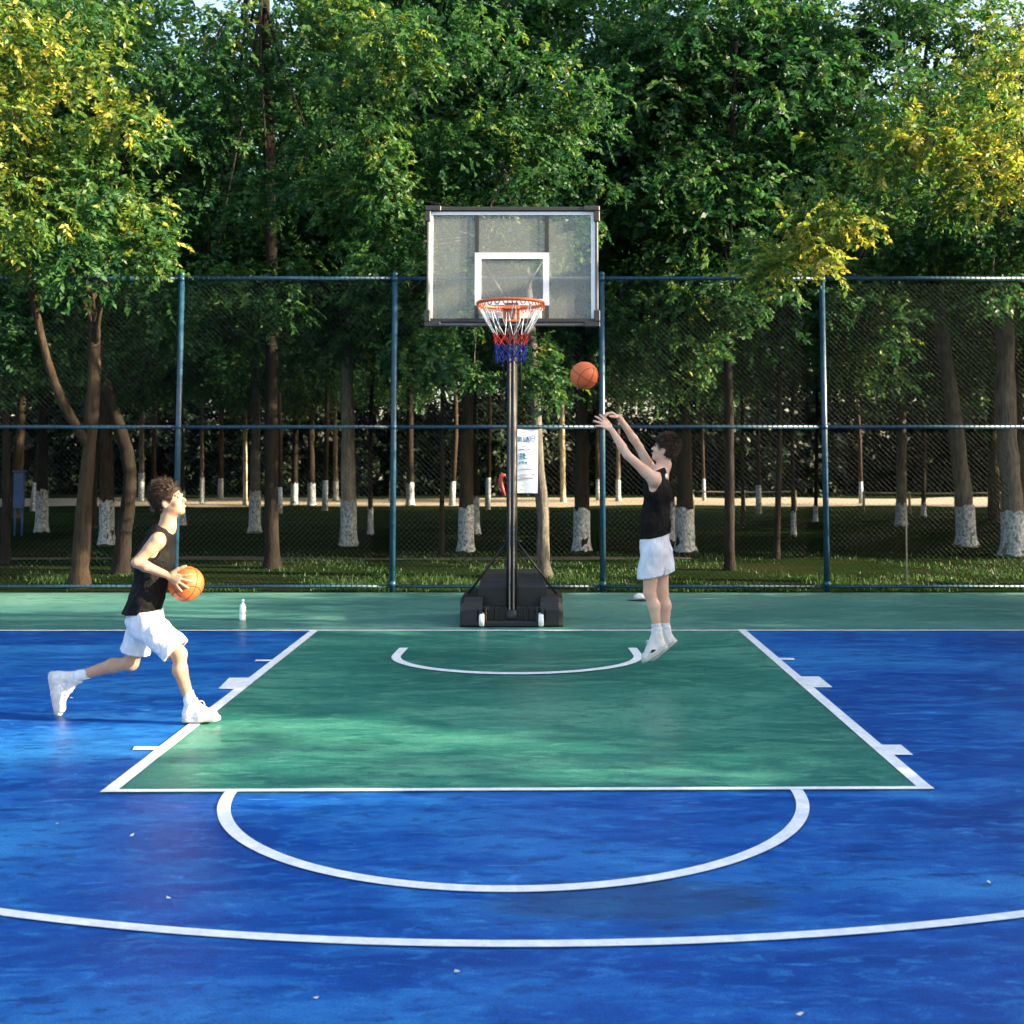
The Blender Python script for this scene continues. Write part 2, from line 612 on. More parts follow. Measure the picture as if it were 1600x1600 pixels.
# free throw semicircle (centre-line pixels)
cy = Y_FT + .03
gl, gr, gb = G(344, 1275), G(1263, 1272), G(800, 1391)
cxx, a_, b_ = (gl.x + gr.x) / 2, (gr.x - gl.x) / 2, cy - gb.y
# fit: the widest ground half width is reached at the free-throw line itself
wl, wr = G(352, 1241), G(1253, 1238)
cxx = (wl.x + wr.x) / 2; a_ = (wr.x - wl.x) / 2 * .985
ribbon("free_throw_arc_marking", [(cxx + a_ * math.cos(t), cy - b_ * math.sin(t), 0) for t in np.linspace(.0, math.pi, 73)], .072, .0075)
# restricted-area arc
al, ar, ab_ = G(629, 1014), G(990, 1014), G(808, 1054)
ca, aa, bb = (al.x + ar.x) / 2, (ar.x - al.x) / 2 * 1.005, 0
cya = al.y - .42
ribbon("restricted_arc_marking", [(ca + aa * math.cos(t), cya - (cya - ab_.y) * math.sin(t) if t >= 0 and t <= math.pi else 0, 0) for t in np.linspace(0, math.pi, 61)], .09, .0125)
# short straight ends
for sx in (-1, 1):
    ribbon("restricted_arc_end_marking", [(ca + sx * aa, cya - .01, 0), (ca + sx * aa * .985, al.y, 0)], .09, .0128)
# three-point line through three image points
p1, p2, p3 = G(0, 1432), G(800, 1477), G(1600, 1425)
yc = Y_BASE - .6
xm = (p1.x + p3.x) / 2 + .02
b3 = yc - p2.y
a3 = 1.0
A = []
for p in (p1, p3):
    s_ = (yc - p.y) / b3
    A.append(abs(p.x - xm) / math.sqrt(max(1e-6, 1 - s_ * s_)))
a3 = sum(A) / 2
print("three pt", a3, b3, A)
ribbon("three_point_marking", [(xm + a3 * math.cos(t), yc - b3 * math.sin(t), 0) for t in np.linspace(.02, math.pi - .02, 161)], .060, .0078)

# ------------------------------------------------------------------ fence
def fence():
    root = empty("chain_link_fence", (0, Y_FENCE, 0), "tall blue chain link fence with round posts and rails across the back of the court", "fence")
    ztop, zmid, zbot = P(615, 432, Y_FENCE).z, P(615, 667, Y_FENCE).z, .05
    xs = [P(px, 667, Y_FENCE).x for px in (-740, -400, -60, 279, 615, 941, 1288, 1632, 1975, 2320)]
    for x in xs:
        m = MB()
        m.tube([(x, Y_FENCE, -.05), (x, Y_FENCE, ztop + .02)], .043, 14)
        m.lathe([(.047, 0), (.049, .02), (.035, .045), (.0, .055)], (x, Y_FENCE, ztop + .02), 14)
        for z in (zmid, ztop - .04, .12):
            m.tube([(x, Y_FENCE, z - .035), (x, Y_FENCE, z + .035)], .051, 14)
        m.build("post", M["fence"], root, True)
    for i in range(len(xs) - 1):
        for z, r in ((ztop - .03, .031), (zmid, .029), (zbot + .03, .026)):
            m = MB(); m.tube([(xs[i] + .045, Y_FENCE, z), (xs[i + 1] - .045, Y_FENCE, z)], r, 10)
            # wire ties wound round the rail
            k = int((xs[i + 1] - xs[i]) / .075)
            for j in range(1, k):
                x = xs[i] + j * .075 + .03
                if x > xs[i + 1] - .07: break
                m.torus_x = None
                c = Vector((x, Y_FENCE, z))
                ring = [c + Vector((.03 * (q / 6 - .5), (r + .003) * math.cos(q * math.pi / 3), (r + .003) * math.sin(q * math.pi / 3))) for q in range(7)]
                m.tube(ring, .0045, 4, 1)
            m.build("rail", [M["fence"], M["wire"]], root, True)
        # mesh panel: diagonal wires, each a thin three-sided bar clipped to the bay
        x0, x1, z0, z1 = xs[i] + .05, xs[i + 1] - .05, zbot + .06, ztop - .06
        m = MB(); pitch, wr = .078, .00095
        for sgn in (1, -1):
            c = -(z1 - z0) + (-((x0) % pitch))
            lo = x0 - (z1 - z0) if sgn > 0 else x0
            nb = int(((x1 - x0) + (z1 - z0)) / pitch) + 2
            start = math.floor(lo / pitch) * pitch
            for j in range(nb):
                xs0 = start + j * pitch       # x at z0
                ta = (z1 - z0)
                if sgn > 0:
                    t0, t1 = max(0, x0 - xs0), min(ta, x1 - xs0)
                    if t1 - t0 < .02: continue
                    pa, pb = (xs0 + t0, z0 + t0), (xs0 + t1, z0 + t1)
                else:
                    t0, t1 = max(0, xs0 - x1), min(ta, xs0 - x0)
                    if t1 - t0 < .02: continue
                    pa, pb = (xs0 - t0, z0 + t0), (xs0 - t1, z0 + t1)
                yo = Y_FENCE + sgn * .0024
                m.tube([(pa[0], yo, pa[1]), (pb[0], yo, pb[1])], wr, 3, 0, False)
        m.build("mesh_panel", M["wire"], root)
    return xs, ztop, zmid


FX, FTOP, FMID = fence()

# ------------------------------------------------------------------ basketball hoop
def hoop():
    YB = G(800, 981).y + .02          # front edge of the base
    YP = YB + .16                     # pole axis
    YD = YP - .22                     # backboard front plane
    x0 = P(800, 700, YP).x
    root = empty("basketball_hoop", (x0, YP, 0), "portable basketball hoop with clear framed backboard, black pole and black wheeled base", "basketball hoop")
    s = YB / 1691.0
    # --- base
    base = MB()
    bw = .595
    prof = [(.02, 0), (.0, .03), (.0, .20), (.03, .29), (.09, .335), (.9, .335), (1.05, .25), (1.08, 0)]
    for sx in (-1, 1):
        # side tanks
        vs, fs = [], []
        xa, xb = sx * .335, sx * bw
        n = len(prof)
        for x, sh in ((xa, 0), (sx * (bw - .05), 0), (xb, .03)):
            for (y, z) in prof:
                vs.append((x0 + x, YB + y + sh * .6, max(0, z - (sh * 1.2 if z > .05 else 0))))
        for k in range(2):
            for i in range(n):
                j = (i + 1) % n
                f = (k * n + i, k * n + j, (k + 1) * n + j, (k + 1) * n + i)
                fs.append(f if sx > 0 else f[::-1])
        fs.append(tuple(range(n))); fs.append(tuple(range(2 * n, 3 * n))[::-1])
        base.add(vs, fs)
    base.box((x0, YB + .6, .11), (.34, .48, .11), 0, None, .03)          # centre tray
    base.box((x0, YB + .10, .035), (.34, .09, .035), 0, None, .02)        # front lip
    for k in range(-3, 4):
        if k == 0: continue
        base.box((x0 + k * .062, YB + .128, .12), (.014, .03, .10), 0, None, .008)   # ribs round the pole socket
    for sx in (-1, 1):
        base.box((x0 + sx * .30, YB + .13, .20), (.04, .06, .035), 0, None, .012)
    base.build("base", M["black2"], root)
    tank = MB()
    zt = P(800, 893, YB + .6).z
    # raised ballast box with domed lid
    w, ya, yb = .40, YB + .22, YB + 1.02
    vs, fs = [], []
    sect = [(.15, 0, 0), (.43, 0, 0), (.475, .03, .02), (.53, .12, .05), (.57, .24, .07)]
    ring = []
    for (z, iy, ix) in sect:
        ring.append([(x0 - w + ix, ya + iy, z), (x0 + w - ix, ya + iy, z), (x0 + w - ix, yb - iy * .3, z), (x0 - w + ix, yb - iy * .3, z)])
    for r_ in ring: vs += r_
    for k in range(len(ring) - 1):
        for i in range(4):
            j = (i + 1) % 4
            fs.append((4 * k + i, 4 * k + j, 4 * k + 4 + j, 4 * k + 4 + i))
    e = 4 * (len(ring) - 1)
    fs.append((e, e + 1, e + 2, e + 3)); fs.append((3, 2, 1, 0))
    tank.add(vs, fs)
    # curved seam bead across the lid
    tank.tube([(x0 + t * .36, ya + .02 + .10 * (1 - t * t), .462 + .05 * (1 - t * t)) for t in np.linspace(-1, 1, 15)], .007, 5)
    tank.build("ballast_tank", M["black2"], root)
    for sx in (-1, 1):
        wm = MB()
        wx, wz, wr = x0 + sx * .342, .085, .083
        wm.lathe([(.02, -.028), (wr - .012, -.03), (wr, -.02), (wr, .02), (wr - .012, .03), (.02, .028)], (wx, YB + .045, wz), 24, 0, (1, 0, 0))
        wm.lathe([(.0, -.036), (.02, -.036), (.02, .036), (.0, .036)], (wx, YB + .045, wz), 12, 0, (1, 0, 0))
        wm.build("wheel", M["wheel"], root, True)
        b = MB()
        b.box((wx - .045, YB + .07, .15), (.012, .07, .085), 0, None, .005)
        b.box((wx + .045, YB + .07, .15), (.012, .07, .085), 0, None, .005)
        b.box((wx, YB + .09, .225), (.057, .06, .012), 0, None, .004)
        b.build("wheel_housing", M["black"], root)
    # --- pole
    zt = P(800, 486, YP).z
    pm = MB()
    pr = .064
    prof = []
    n = 20
    pm.tube([(x0, YP, .04), (x0, YP, 1.55), (x0, YP, 1.56), (x0, YP, zt)], [pr, pr, pr - .001, pr - .001], 24)
    pm.build("pole", M["pole"], root, True)
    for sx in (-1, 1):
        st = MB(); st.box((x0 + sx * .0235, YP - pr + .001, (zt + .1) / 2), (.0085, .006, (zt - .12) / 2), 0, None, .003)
        st.build("highlight_strip", M["strip"], root)  # added pale strips standing in for highlights on the round pole
    sc = MB(); sc.tube([(x0, YP, .03), (x0, YP, .19)], [.085, .078], 20); sc.build("pole_socket", M["black"], root, True)
    # side struts from pole to base corners
    zs = P(800, 846, YP).z
    for sx in (-1, 1):
        q = MB()
        q.tube([(x0 + sx * .055, YP + .02, zs), (x0 + sx * .55, YB + .42, .30)], .013, 8)
        q.tube([(x0 + sx * .03, YP - .01, zs + .005), (x0 + sx * .11, YP - .01, zs + .005)], .012, 6)
        q.build("strut", M["pole"], root, True)
    # red lever grip behind the pole
    h = MB()
    pts = [P(790, 742, YP + .14), P(783, 743, YP + .14), P(782, 752, YP + .14), P(785, 764, YP + .14), P(789, 775, YP + .12)]
    h.tube(pts, [.018, .026, .03, .026, .014], 10)
    h.build("lever_grip", M["redplastic"], root, True)
    # height-adjust bars below the board
    for sx in (-1, 1):
        q = MB()
        q.tube([(x0 + sx * .10, YP + .05, P(0, 606, YP).z), (x0 + sx * .10, YP + .03, P(0, 515, YP).z)], .014, 8)
        q.tube([(x0 + sx * .10, YP + .05, P(0, 598, YP).z), (x0 + sx * .03, YP + .05, P(0, 596, YP).z)], .010, 6)
        q.build("lift_bar", M["pole"], root, True)
    # --- backboard
    def X(px): return P(px, 420, YD).x
    def Z(py): return P(800, py, YD).z
    xl, xr, zt_, zb_ = X(666), X(936), Z(323.5), Z(509)
    bb = MB()
    gl = mesh_box = None
    fr_out, fr_in = (X(665.5), X(936), Z(324), Z(509.5)), (X(671), X(930.5), Z(330), Z(498))
    # acrylic sheet
    g = MB()
    g.box(((fr_in[0] + fr_in[1]) / 2, YD + .012, (fr_in[2] + fr_in[3]) / 2), ((fr_in[1] - fr_in[0]) / 2, .006, (fr_in[2] - fr_in[3]) / 2))
    board = g.build("backboard", M["glass"], root)

    def bar(mb, ax, az, bx, bz, y, d, m=0, bev=.006):
        mb.box(((ax + bx) / 2, y, (az + bz) / 2), (abs(bx - ax) / 2, d, abs(bz - az) / 2), m, None, bev)
    fr = MB()
    o, i = fr_out, fr_in
    bar(fr, i[0], o[2], i[1], i[2], YD, .035)           # top
    bar(fr, i[0], i[3], i[1], Z(504), YD, .035)         # bottom upper channel
    bar(fr, i[0] + .1, Z(504.2), i[1] - .1, o[3], YD + .006, .03, 1)
    bar(fr, o[0] + .012, i[2] - .02, i[0], i[3] + .02, YD, .03, 1)
    bar(fr, i[1], i[2] - .02, o[1] - .012, i[3] + .02, YD, .03, 1)
    fr.build("frame", [M["frame"], M["framegrey"]], board)
    for sx, px0, px1 in ((1, 664, 689), (-1, 937, 912)):
        for py0, py1, v in ((322.5, 347, 1), (511, 485, -1)):
            c = MB()
            ex = 9 * sx; ez = 8 * v
            bar(c, X(px0), Z(py0), X(px1), Z(py0 + ez), YD - .004, .042, 0, .008)
            bar(c, X(px0), Z(py0 + ez), X(px0 + ex), Z(py1), YD - .004, .042, 0, .008)
            c.build("corner_guard", M["frame"], board)
    # white border line and shooter's square
    wl = MB()
    t = .006
    yy = YD - .002
    bar(wl, X(673), Z(331), X(928), Z(336), yy, .004, 0, 0)
    bar(wl, X(671.5), Z(336), X(676.5), Z(498), yy, .004, 0, 0)
    bar(wl, X(923.5), Z(336), X(930), Z(498), yy, .004, 0, 0)
    wl.build("border_line", M["white"], board)
    sq = MB()
    yy = YD - .003
    bar(sq, X(742), Z(395), X(858), Z(404.5), yy, .005, 0, 0)
    bar(sq, X(742), Z(404.5), X(752), Z(477), yy, .005, 0, 0)
    bar(sq, X(848.5), Z(404.5), X(858), Z(477), yy, .005, 0, 0)
    bar(sq, X(752), Z(467.5), X(848.5), Z(477), yy, .005, 0, 0)
    sq.build("target_square", M["white"], board)
    # supports behind the sheet
    for px in (745, 854.5):
        for za_, zb_ in ((336.3, 394.7), (477.3, 497.7)):
            q = MB(); bar(q, X(px - 3), Z(za_), X(px + 3), Z(zb_), YD - .002, .0045, 0, 0)
            q.build("support_bar", M["frame"], board)
    for sx in (-1, 1):
        q = MB()
        q.tube([(X(800 + sx * 48), YD + .036, Z(406)), (X(800 + sx * 8), YD + .05, Z(470))], .016, 8)
        q.build("back_brace", M["pole"], board, True)
    q = MB(); q.box((x0, YD + .09, Z(486)), (.20, .05, .10), 0, None, .01); q.build("mount_bracket", M["frame"], board)
    for px in (771, 829):
        q = MB(); q.box((X(px), YD + .028, Z(489)), (.13, .008, .06), 0, None, .004)
        q.build("mount_plate", M["white"], board)
    # --- rim
    RR = .372
    zr = P(800, 474.5, YD - .42).z
    cy = YD - .05 - RR
    rm = MB()
    rm.torus((x0, cy, zr), RR, .019, 56, 10)
    for k in range(24):       # hook loops below the rim
        a = 2 * math.pi * (k + .5) / 24
        c = Vector((x0 + RR * math.cos(a), cy + RR * math.sin(a), zr - .018))
        tdir = Vector((-math.sin(a), math.cos(a), 0))
        rm.tube([c + tdir * .028 * math.cos(b) - Vector((0, 0, .036 * math.sin(b))) for b in np.linspace(0, math.pi, 6)], .007, 5)
    rim = rm.build("rim", M["rim"], root, True)
    br = MB()
    w = .088
    zc = Z(491)
    for dx in (-1, -.36, .36, 1):
        br.box((x0 + dx * w, YD - .035, zc), (.012, .02, .082), 0, None, .004)
    br.box((x0, YD - .035, zc + .082), (w + .012, .022, .014), 0, None, .004)
    br.box((x0, YD - .035, zc - .082), (w + .012, .022, .014), 0, None, .004)
    br.box((x0, YD - .05, zr), (w, .04, .012), 0, None, .004)
    br.build("rim_bracket", M["rim"], rim)
    pl = MB(); pl.box((x0, YD - .06, Z(476)), (.08, .006, .012), 0, None, .003); pl.build("bracket_plate", M["frame"], rim)
    # --- net
    zA, z1, z2, z3 = zr - .045, P(0, 522, cy).z, P(0, 540, cy).z, P(0, 566, cy).z
    net = MB()
    rr = random.Random(4)
    N = 12
    def pt(a, r, z): return Vector((x0 + r * math.cos(a), cy + r * math.sin(a), z))
    ra, r1, r2, r3 = RR - .005, .195, .175, .165
    da = 2 * math.pi / N
    for k in range(N):
        a = da * (k + .25)
        for sg in (-1, 1):
            pa = pt(a + sg * .03, ra, zA); pb = pt(a + sg * da * .46, r1, z1 + rr.uniform(-.01, .01))
            mid = (pa + pb) / 2 + Vector((rr.uniform(-.004, .004), rr.uniform(-.004, .004), -.012))
            net.tube([pa, mid, pb], .0045, 5, 0)
    def lattice(za, zb, ra_, rb_, rows, mat, rad):
        for i in range(rows):
            f0, f1 = i / rows, (i + 1) / rows
            za_, zb_ = za + (zb - za) * f0, za + (zb - za) * f1
            q0, q1 = ra_ + (rb_ - ra_) * f0, ra_ + (rb_ - ra_) * f1
            for k in range(N):
                a = da * k + (da / 2 if i % 2 else 0) + da * .75
                for sg in (-1, 1):
                    net.tube([pt(a, q0, za_), pt(a + sg * da / 2, q1, zb_ + rr.uniform(-.008, .008))], rad, 5, mat)
                net.tube([pt(a, q0 + .002, za_ + .012), pt(a, q0 + .002, za_ - .012)], rad * 1.7, 5, mat)
    lattice(z1, z2, r1, r2, 2, 1, .006)
    lattice(z2, z3, r2, r3, 3, 2, .0072)
    net.build("net", [M["cordw"], M["cordr"], M["cordb"]], rim, True)
    return root


hoop()

# ------------------------------------------------------------------ basketballs
def basketball(name, c, r, mat, rot, label):
    root = empty(name, c, label, "basketball")
    b = MB()
    n, k = 48, 24
    b.lathe([(max(1e-4, r * math.sin(math.pi * i / k)), -r * math.cos(math.pi * i / k)) for i in range(k + 1)], (0, 0, 0), n)
    o = b.build("ball_skin", mat, root, True); o.location = (0, 0, 0); o.rotation_euler = rot
    sm = MB()
    sr = r * 1.0005
    for pl in range(2):
        pts = []
        for q in range(49):
            a = 2 * math.pi * q / 48
            v = Vector((math.cos(a), math.sin(a), 0)) if pl == 0 else Vector((0, math.cos(a), math.sin(a)))
            pts.append(v * sr)
        sm.tube(pts, .0028, 5, 0, False)
    for sg in (-1, 1):       # side curves
        pts = []
        for q in range(49):
            a = 2 * math.pi * q / 48
            v = Vector((.78 * math.cos(a), sg * (.62 + .0 * math.cos(a)), .78 * math.sin(a)))
            v.y += sg * .12 * math.cos(2 * a)
            pts.append(v.normalized() * sr)
        sm.tube(pts, .0028, 5, 0, False)
    s_ = sm.build("seam", M["seam"], root, True); s_.location = (0, 0, 0); s_.rotation_euler = rot


SH_D = 9.5     # depth of the shooter
basketball("basketball", P(913, 587, SH_D - .15), .1235, M["ball"], (.5, .35, .6), "orange basketball flying in the air just below the hoop's net")

# ------------------------------------------------------------------ implicit surfaces for bodies
def V3(p): return np.array(p, np.float32)


class Field:
    def __init__(s, lo, hi, h):
        s.h = h
        s.lo = np.array(lo, np.float32)
        s.n = np.ceil((np.array(hi) - s.lo) / h).astype(int) + 1
        s.F = np.full(tuple(s.n), .08, np.float32)

    def grid(s, lo, hi):
        a = np.clip(np.floor((np.array(lo) - s.lo) / s.h).astype(int), 0, s.n)
        b = np.clip(np.ceil((np.array(hi) - s.lo) / s.h).astype(int) + 1, 0, s.n)
        sl = tuple(slice(a[i], b[i]) for i in range(3))
        ax = [s.lo[i] + s.h * np.arange(a[i], b[i], dtype=np.float32) for i in range(3)]
        X = np.stack(np.meshgrid(*ax, indexing="ij"), -1)
        return sl, X

    def full(s):
        return s.grid(s.lo, s.lo + s.h * s.n)[1]

    def put(s, d, sl, k):
        A = s.F[sl]
        if k <= 0:
            s.F[sl] = np.minimum(A, d)
        else:
            hh = np.clip(.5 + .5 * (A - d) / k, 0, 1)
            s.F[sl] = A * (1 - hh) + d * hh - k * hh * (1 - hh)

    def cone(s, a, b, r0, r1, k=.015):
        a, b = V3(a), V3(b)
        m = max(r0, r1) + .06
        sl, X = s.grid(np.minimum(a, b) - m, np.maximum(a, b) + m)
        if X.size == 0: return
        ab = b - a
        t = np.clip(((X - a) @ ab) / max(1e-9, ab @ ab), 0, 1)
        d = np.linalg.norm(X - a - t[..., None] * ab, axis=-1) - (r0 + (r1 - r0) * t)
        s.put(d, sl, k)

    def chain(s, pts, rad, k=.012):
        for i in range(len(pts) - 1): s.cone(pts[i], pts[i + 1], rad[i], rad[i + 1], k)

    def econe(s, a, b, w0, w1, su, fv, k=.02):
        """elliptic cone: w0=(half width along su, half depth along fv)"""
        a, b = V3(a), V3(b)
        su = V3(su); su /= np.linalg.norm(su)
        fv = V3(fv); fv = fv - su * (fv @ su); fv /= np.linalg.norm(fv)
        nn = np.cross(su, fv)
        m = max(max(w0), max(w1)) + .06
        sl, X = s.grid(np.minimum(a, b) - m, np.maximum(a, b) + m)
        if X.size == 0: return
        ab = b - a
        t = np.clip(((X - a) @ ab) / max(1e-9, ab @ ab), 0, 1)
        q = X - a - t[..., None] * ab
        w = w0[0] + (w1[0] - w0[0]) * t; dd = w0[1] + (w1[1] - w0[1]) * t
        mn = np.minimum(w, dd)
        e = np.sqrt(((q @ su) / w) ** 2 + ((q @ fv) / dd) ** 2 + ((q @ nn) / mn) ** 2)
        s.put((e - 1) * mn, sl, k)

    def ell(s, c, rad, axes, k=.015):
        c = V3(c)
        A = [V3(x) / np.linalg.norm(V3(x)) for x in axes]
        m = max(rad) + .06
        sl, X = s.grid(c - m, c + m)
        if X.size == 0: return
        q = X - c
        k0 = np.sqrt(sum(((q @ A[i]) / rad[i]) ** 2 for i in range(3)))
        k1 = np.sqrt(sum(((q @ A[i]) / rad[i] ** 2) ** 2 for i in range(3))) + 1e-6
        s.put(k0 * (k0 - 1) / k1, sl, k)

    def cut_plane(s, p, n):
        """keep the side n points away from: removes (x-p).n > 0"""
        n = V3(n); n /= np.linalg.norm(n)
        X = s.full()
        s.F = np.maximum(s.F, (X - V3(p)) @ n)

    def cut_field(s, f, off=0.):
        s.F = np.maximum(s.F, -(f.F + off))

    def wrinkle(s, amp, freq, seed, stretch=(1, 1, 1)):
        X = s.full()
        r = np.random.default_rng(seed)
        d = np.zeros(s.F.shape, np.float32)
        for i in range(7):
            k = r.normal(size=3) * freq * np.array(stretch)
            ph = r.uniform(0, 6.28, 2)
            k2 = r.normal(size=3) * freq * .6
            d += np.sin(X @ k.astype(np.float32) + ph[0] + 1.3 * np.sin(X @ k2.astype(np.float32) + ph[1]))
        s.F = s.F + (amp / 2.6) * d

    def mesh(s, name):
        F, h = s.F, s.h
        ins = F < 0
        c = np.zeros(tuple(x - 1 for x in F.shape), np.int8)
        for dx in (0, 1):
            for dy in (0, 1):
                for dz in (0, 1):
                    c += ins[dx:F.shape[0] - 1 + dx, dy:F.shape[1] - 1 + dy, dz:F.shape[2] - 1 + dz]
        act = (c > 0) & (c < 8)
        I = np.argwhere(act)
        idx = np.full(act.shape, -1, np.int64)
        idx[act] = np.arange(len(I))
        cor = np.array([(x, y, z) for x in (0, 1) for y in (0, 1) for z in (0, 1)])
        val = np.stack([F[I[:, 0] + q[0], I[:, 1] + q[1], I[:, 2] + q[2]] for q in cor], 1)
        acc = np.zeros((len(I), 3)); cnt = np.zeros(len(I))
        for i in range(8):
            for j in range(i + 1, 8):
                if np.abs(cor[i] - cor[j]).sum() != 1: continue
                a, b = val[:, i], val[:, j]
                m = (a < 0) != (b < 0)
                t = np.where(m, a / np.where(m, a - b, 1), 0)
                acc += np.where(m[:, None], cor[i] + t[:, None] * (cor[j] - cor[i]), 0)
                cnt += m
        Vv = s.lo + h * (I + acc / cnt[:, None])
        quads = []
        for ax in range(3):
            o1, o2 = [(1, 2), (2, 0), (0, 1)][ax]
            sa = [slice(None)] * 3; sb = [slice(None)] * 3
            sa[ax] = slice(0, -1); sb[ax] = slice(1, None)
            A, B = ins[tuple(sa)], ins[tuple(sb)]
            E = np.argwhere(A != B)
            E = E[(E[:, o1] > 0) & (E[:, o2] > 0) & (E[:, o1] < act.shape[o1]) & (E[:, o2] < act.shape[o2])]
            fl = A[E[:, 0], E[:, 1], E[:, 2]]
            def at(d1, d2):
                Q = E.copy(); Q[:, o1] -= d1; Q[:, o2] -= d2
                return idx[Q[:, 0], Q[:, 1], Q[:, 2]]
            q = np.stack([at(1, 1), at(0, 1), at(0, 0), at(1, 0)], 1)
            q[~fl] = q[~fl][:, ::-1]
            quads.append(q)
        Q = np.concatenate(quads)
        return np_mesh(name, Vv, Q)


def hand(B, w, Fd, N, T, curls=(15, 20, 15), spread=.35, thumb=(.6, .75, .25), sc=1.0, per=(0, 0, 0, 0)):
    Fd = Vector(Fd).normalized()
    N = Vector(N); N = (N - Fd * N.dot(Fd)).normalized()
    T = Vector(T); T = (T - Fd * T.dot(Fd) - N * T.dot(N)).normalized()
    w = Vector(w)
    B.econe(w + Fd * .018 * sc, w + Fd * .078 * sc, (.029 * sc, .017 * sc), (.038 * sc, .014 * sc), T, N, .012)
    for i in range(4):
        b = w + Fd * (.084 - (.004, 0, .003, .012)[i]) * sc + T * (.029 - .0195 * i) * sc
        d = (Fd + T * spread * (1.5 - i) / 1.5).normalized()
        L = (.074, .083, .077, .06)[i] * sc
        pts, rad = [b - Fd * .02 * sc], [.0105 * sc]
        p = b
        nrm = N
        for j, (fr, c) in enumerate(zip((.45, .31, .24), curls)):
            a = R(c + per[i])
            d2 = (d * math.cos(a) + nrm * math.sin(a)).normalized()
            nrm = (nrm * math.cos(a) - d * math.sin(a)).normalized()
            d = d2
            pts.append(p); rad.append((.0100, .0092, .0084)[j] * sc)
            p = p + d * L * fr
        pts.append(p); rad.append(.0072 * sc)
        B.chain(pts, rad, .004)
    b = w + Fd * .022 * sc + T * .026 * sc
    d = (Fd * thumb[0] + T * thumb[1] + N * thumb[2]).normalized()
    p1_ = b + d * .042 * sc
    d2 = (d + Fd * .35).normalized()
    p2_ = p1_ + d2 * .033 * sc
    B.chain([b, p1_, p2_, p2_ + d2 * .022 * sc], [.016 * sc, .0125 * sc, .0105 * sc, .0085 * sc], .006)


def head(B, hc, f, u, neck, sc=1.0):
    f = Vector(f).normalized(); u = Vector(u); u = (u - f * u.dot(f)).normalized(); s = u.cross(f)
    hc = Vector(hc)
    ax = (f, s, u)
    B.ell(hc + (u * .025 - f * .008) * sc, (.096 * sc, .076 * sc, .092 * sc), ax, .02)
    B.ell(hc + (f * .026 - u * .045) * sc, (.066 * sc, .058 * sc, .074 * sc), ax, .03)
    B.ell(hc + (f * .062 - u * .098) * sc, (.024 * sc, .026 * sc, .019 * sc), ax, .02)            # chin
    B.cone(hc + (f * .088 + u * .004) * sc, hc + (f * .108 - u * .030) * sc, .008 * sc, .0125 * sc, .012)  # nose
    for sg in (-1, 1):
        B.ell(hc + (f * .078 + s * sg * .030 + u * .020) * sc, (.016 * sc, .026 * sc, .009 * sc), ax, .012)   # brow
        B.ell(hc + (f * .060 + s * sg * .042 - u * .030) * sc, (.024 * sc, .02 * sc, .022 * sc), ax, .02)    # cheek
        B.ell(hc + (-f * .008 + s * sg * .077 - u * .014) * sc, (.019 * sc, .008 * sc, .032 * sc), (f + s * sg * -.5, s + f * sg * .4, u), .006)  # ear
        B.ell(hc + (s * sg * .012 + f * .098 - u * .034) * sc, (.009 * sc, .008 * sc, .007 * sc), ax, .006)
    for dz, r in ((-.060, .0085), (-.072, .0095)):
        B.ell(hc + (f * .086 + u * dz) * sc, (.011 * sc, .021 * sc, r * .8 * sc), ax, .006)
    B.cone(Vector(neck), hc + (-f * .022 - u * .055) * sc, .056 * sc, .052 * sc, .03)
    return f, u, s


